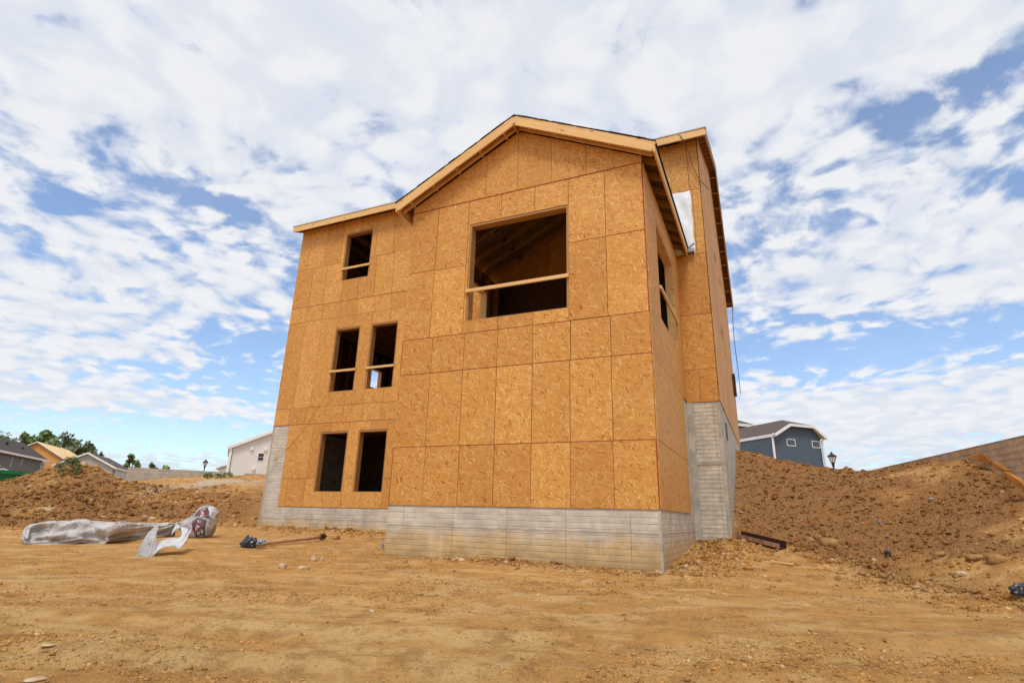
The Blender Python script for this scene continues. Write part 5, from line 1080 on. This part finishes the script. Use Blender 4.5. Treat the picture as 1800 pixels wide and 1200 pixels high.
# low brown porch roof in front of its side wall, and a second blue house behind
roofslab(P0, [(-4.0, 9, P0[2]-.3), (-.05, 9, P0[2]+1.2), (-.05, 17, P0[2]+1.2), (-4.0, 17, P0[2]-.3)], SH_BROWN, bh, name='porch_roof')
P0 = np.array(atd(1328, 748, 112)); b2h = empty('house', tuple(loc(P0, -6, 3, -1)), 'second slate blue house, only its right roof corner showing beside the tall wall', 'house')
wall_poly('wall', P0, [(-14, -1), (-1.2, -1), (-1.2, P0[2]-.2), (-14, P0[2]-.2)], 'a', .4, SID_BLUE, b2h); wall_poly('wall', P0, [(.4, -1), (12, -1), (12, P0[2]-.2), (.4, P0[2]-.2)], 'b', -1.45, SID_BLUE, b2h)
mb = MB(); mb.beam(loc(P0, -15, -.1, P0[2]-.1), loc(P0, -.2, -.1, P0[2]-.1), .14, .5); mb.build('gutter', [WHT], b2h)
roofslab(P0, [(-15, -.2, P0[2]), (0, -.2, P0[2]), (-5, 6, P0[2]+3.0), (-15, 6, P0[2]+3.0)], SH_BROWN, b2h); roofslab(P0, [(0, -.2, P0[2]), (0, 12, P0[2]), (-5, 6, P0[2]+3.0)], SH_BROWN, b2h)

# ------------------------------------------------------------------ street lamps
def lamp(u, vtop, vbase, D, label, size=1.0):
    tp = atd(u, vtop, D); bs_ = atd(u, vbase, D); x, y = bs_[0], bs_[1]; zt2 = tp[2]; s_ = D/75.0*size
    H = s_*4.0; L0 = empty('street_lamp', (x, y, zt2-7*s_), label, 'street lamp', 'lantern street lamps'); z = zt2
    V_, F_ = tube([(x, y, z-7*s_), (x, y, z-6.6*s_), (x, y, z-6.5*s_), (x, y, z-1.75*s_), (x, y, z-1.55*s_), (x, y, z-1.45*s_)], [.20*s_, .20*s_, .11*s_, .085*s_, .16*s_, .10*s_], 12); mesh_obj('post', V_, F_, BLK, L0)
    def frus(z0, z1, r0, r1, m, nm, n=4, rot=.4):
        V_ = [(x+r*math.cos(rot+2*math.pi*k/n), y+r*math.sin(rot+2*math.pi*k/n), zz) for zz, r in ((z0, r0), (z1, r1)) for k in range(n)]; F_ = [(k, (k+1) % n, n+(k+1) % n, n+k) for k in range(n)]+[tuple(range(n-1, -1, -1)), tuple(range(n, 2*n))]; return mesh_obj(nm, V_, F_, m, L0)
    frus(z-1.45*s_, z-1.2*s_, .17*s_, .24*s_, BLK, 'lantern_base', 6); frus(z-1.2*s_, z-.58*s_, .22*s_, .42*s_, GLASS, 'lantern_glass', 6)
    for k in range(6):
        th = .4+2*math.pi*k/6; mb = MB(); mb.beam((x+.235*s_*math.cos(th), y+.235*s_*math.sin(th), z-1.2*s_), (x+.435*s_*math.cos(th), y+.435*s_*math.sin(th), z-.58*s_), .045*s_, .045*s_, (math.cos(th+1.57), math.sin(th+1.57), 0)); mb.build('glazing_bar', [BLK], L0)
    V_, F_ = tube([(x, y, z-.60*s_), (x, y, z-.52*s_), (x, y, z-.28*s_), (x, y, z-.20*s_), (x, y, z-.10*s_), (x, y, z)], [.50*s_, .52*s_, .24*s_, .10*s_, .12*s_, .02*s_], 12); mesh_obj('lantern_hood', V_, F_, BLK, L0)
lamp(1466, 793.5, 826, 72, 'black lantern street lamp on the skyline right of the blue house')
lamp(358.5, 806.5, 827, 88, 'black lantern street lamp behind the long low wall left of the house', .62)

# ------------------------------------------------------------------ dumpster
azd = YAW+math.atan2(30-900, FPX)+R(90)-R(12); Ad = np.array([math.sin(azd), math.cos(azd), 0]); Bd = np.array([-Ad[1], Ad[0], 0]); Bd = Bd if Bd@np.array([_fw[0], _fw[1], 0]) > 0 else -Bd
P0 = np.array(atd(57, 833, 42)); zt3 = P0[2]; dm = empty('dumpster', tuple(loc(P0, -3, 1, zt3-2)), 'green roll-off dumpster filled with white debris behind the left mound', 'dumpster')
Ld = 7.0
for nm, pts, al, ot in (('side', [(-Ld, zt3-2.2), (0, zt3-2.2), (0, zt3), (-Ld, zt3)], 'a', 0), ('side', [(-Ld, zt3-2.2), (0, zt3-2.2), (0, zt3), (-Ld, zt3)], 'a', 2.3), ('end_wall', [(.1, zt3-2.2), (2.4, zt3-2.2), (2.4, zt3), (.1, zt3)], 'b', -.1), ('end_wall', [(.1, zt3-2.2), (2.4, zt3-2.2), (2.4, zt3), (.1, zt3)], 'b', -Ld)): wall_poly(nm, P0, pts, al, ot, DGRN, dm, .1)
for k in range(5):
    mb = MB(); a_ = -.25-k*1.55; mb.beam(loc(P0, a_, -.05, zt3-2.2), loc(P0, a_, -.05, zt3), .16, .14, tuple(Bd)); mb.build('rib', [DGRN], dm)
mb = MB(); mb.beam(loc(P0, -Ld, -.06, zt3+.02), loc(P0, .05, -.06, zt3+.02), .18, .2); mb.build('top_rail', [DGRN], dm)
mb = MB()
for k in range(9): a_ = -2.62+k*.105+(.03 if k > 2 else 0)+(.03 if k > 5 else 0); mb.beam(loc(P0, a_, -.02, zt3-.72), loc(P0, a_+.06, -.02, zt3-.72), .03, .11)
mb.build('lettering', [WHT], dm)
for k in range(16):
    a_ = -.3-random.random()*6.2; b_ = .3+random.random()*1.6; p = loc(P0, a_, b_, zt3+.02+random.random()*.12); mb = MB(); th = random.random()*3; mb.beam(p, p+Vector((math.cos(th)*(.3+random.random()*.6), math.sin(th)*.5, random.random()*.3)), .12+.35*random.random(), .04+.1*random.random(), (0, .3, 1)); o = mb.build('debris_board', [random.choice([WHT, PINE, WRAPW, PLAINC])])
    tag(o, 'pale scrap board among the debris heaped in the green dumpster', 'scrap board', 'scrap boards heaped in the dumpster')

# ------------------------------------------------------------------ trees, shrub, weeds
def leafmat(name, c):
    m, t, b = mat(name, .6, .25); tn = attr(t, 'tone'); t.put(b.inputs['Base Color'], t.ramp(tn, [(0, tuple(k*.6 for k in c)), (1, tuple(k*1.35 for k in c))])); return m
LF1 = leafmat('leaves_green', (.20, .28, .09)); LF2 = leafmat('leaves_grey_green', (.19, .24, .13)); LF3 = leafmat('leaves_weed', (.12, .16, .05)); BARK = flat('bark', (.10, .075, .055), .9)
def tree(name, c, H, Wd, nleaf, ls, lm, label, cat='tree', group=None, trunk=.4, tall=1.0, wind=0.25, clumps=16):
    """c: base point; crown of leaf-sized quads gathered in clumps round real limbs"""
    r_ = np.random.default_rng(abs(hash(label)) % 1000 if False else len(label)*7+int(abs(c[0])*10)); root = empty(name, tuple(c), label, cat, group); c = Vector(c)
    limbs = []; tp = c+Vector((0, 0, H*.9)); V_, F_ = tube([c, c+Vector((0, 0, H*.35)), c+Vector((wind*.1*H, 0, H*.62)), tp], [H*.022, H*.016, H*.010, H*.003], 8)
    tv, tf = list(V_), list(F_); cen = []
    for k in range(clumps):
        f = trunk+(1-trunk)*(k+.5)/clumps; th = k*2.4+r_.random(); rad = Wd*.5*math.sin(math.pi*min(.97, (.22+.72*(f-trunk)/(1-trunk))))**.8*(.55+.5*r_.random())
        e = c+Vector((math.cos(th)*rad+wind*.12*H*f, math.sin(th)*rad, H*f)); s0 = c+Vector((wind*.1*H*max(0, f-.35), 0, H*max(.12, f-.22))); Vb, Fb = tube([s0, s0.lerp(e, .5)+Vector((0, 0, -.02*H)), e], [H*.009, H*.006, H*.002], 5)
        k0 = len(tv); tv += Vb; tf += [tuple(i+k0 for i in q) for q in Fb]; cen.append((e, Wd*(.13+.10*r_.random())))
    cen.append((tp, Wd*.10)); mesh_obj('trunk', tv, tf, BARK, root)
    n = nleaf; ci = r_.integers(0, len(cen), n); P_ = np.array([cen[i][0] for i in ci]); rr = np.array([cen[i][1] for i in ci]); d = r_.normal(size=(n, 3)); d /= np.linalg.norm(d, axis=1, keepdims=True); d *= (r_.random(n)**.45)[:, None]*rr[:, None]*np.array([1, 1, .95*tall]); Cn = P_+d
    nn = r_.normal(size=(n, 3)); nn /= np.linalg.norm(nn, axis=1, keepdims=True); a_ = np.cross(nn, r_.normal(size=(n, 3))); a_ /= np.linalg.norm(a_, axis=1, keepdims=True); b_ = np.cross(nn, a_); s_ = ls*(.6+.8*r_.random(n))[:, None]
    V4 = np.stack([Cn-a_*s_, Cn-b_*s_*.5, Cn+a_*s_, Cn+b_*s_*.5], 1).reshape(-1, 3); me = grid_mesh('crown', V4, np.arange(4*n).reshape(-1, 4))
    at_ = me.attributes.new('tone', 'FLOAT', 'FACE'); cr_ = r_.random(len(cen)); at_.data.foreach_set('value', np.clip(.5*cr_[ci]+.5*r_.random(n), 0, 1).astype(np.float32)); me.materials.append(lm)
    o = bpy.data.objects.new('crown', me); col.objects.link(o); put(o, root); return root
def ptree(u, vtop, D, H, Wpx, n, lm, label, ls=.35, **k):
    tp = atd(u, vtop, D); tree('tree', (tp[0], tp[1], tp[2]-H), H, Wpx/FPX*D*1.25, n, ls, lm, label, group='trees behind the distant houses', **k)
ptree(10, 768, 125, 12, 40, 1700, LF2, 'grey-green treetop showing over the grey roof at the left edge')
ptree(46, 764, 120, 12, 24, 1500, LF1, 'dark green tree between the grey roof and the bare board roof')
ptree(83, 762.5, 122, 13, 34, 2600, LF1, 'tallest bright green tree behind the bare board roof')
ptree(64, 771, 124, 11, 24, 1300, LF1, 'lower green treetop just left of the tallest tree behind the bare board roof')
ptree(117, 768.5, 118, 12, 34, 1500, LF2, 'loose grey-green tree right of the tallest tree, gaps of sky through it', wind=.6)
ptree(155, 782, 118, 10, 30, 1300, LF2, 'loose tree rising above the light grey house', wind=.6)
ptree(178, 796, 130, 8, 8, 200, LF2, 'tiny treetop above the brown roof of the light grey house')
ptree(230, 800.5, 95, 8, 14, 700, LF1, 'slim dark tree at the left end of the long low wall', trunk=.2)
ptree(243, 811, 95, 5, 9, 260, LF1, 'small bush right of the slim dark tree behind the low wall', trunk=.2)
ptree(268, 816, 110, 6, 14, 220, LF2, 'thin small tree showing over the long low wall, left of its bushy neighbour', trunk=.2)
ptree(291, 820, 110, 5, 14, 300, LF1, 'flat dark bush top showing over the middle of the long low wall', trunk=.2)
D_ = ground_hit(122, 826, 15, 40); q = atd(122, 824, 27.2); tree('shrub', (q[0], q[1], gz(q[0], q[1])-.1), .66, .85, 900, .04, LF3, 'leafy green shrub growing on top of the left mound', 'shrub', trunk=.12, clumps=14)
for i, (u, v, D_, hh_, lab) in enumerate(((383, 836, 37.5, .5, 'clump of green weeds at the foot of the long low wall'), (400, 838, 37, .4, 'brownish clump of weeds right of the green weeds by the low wall'), (365, 838, 38, .3, 'small weed tuft left of the larger weeds by the low wall'))):
    q = atd(u, v, D_); tree('weeds', (q[0], q[1], gz(q[0], q[1])-.05), hh_*.5+.1, .6, 200, .05, LF3 if i != 1 else LF2, lab, 'weeds', 'weeds on the left crest', trunk=.1, clumps=9)
for i, (f, hh_, lab) in enumerate(((.72, .55, 'taller leafy weed showing over the right-hand wall'), (.80, .5, 'smaller leafy weed left of the taller one over the right-hand wall'))):
    u = 1668 if i == 0 else 1648; q = atd(u, 790, 19.8-i*.0+i*.8); tree('weeds', (q[0]+.25, q[1]+.1, zt_-.55), hh_+.15+.1*(i == 0), .5, 150, .045, LF3, lab, 'weeds', 'weeds behind the right wall', trunk=.2, clumps=8)

# hide helper leftovers: nothing is linked that is not part of the place
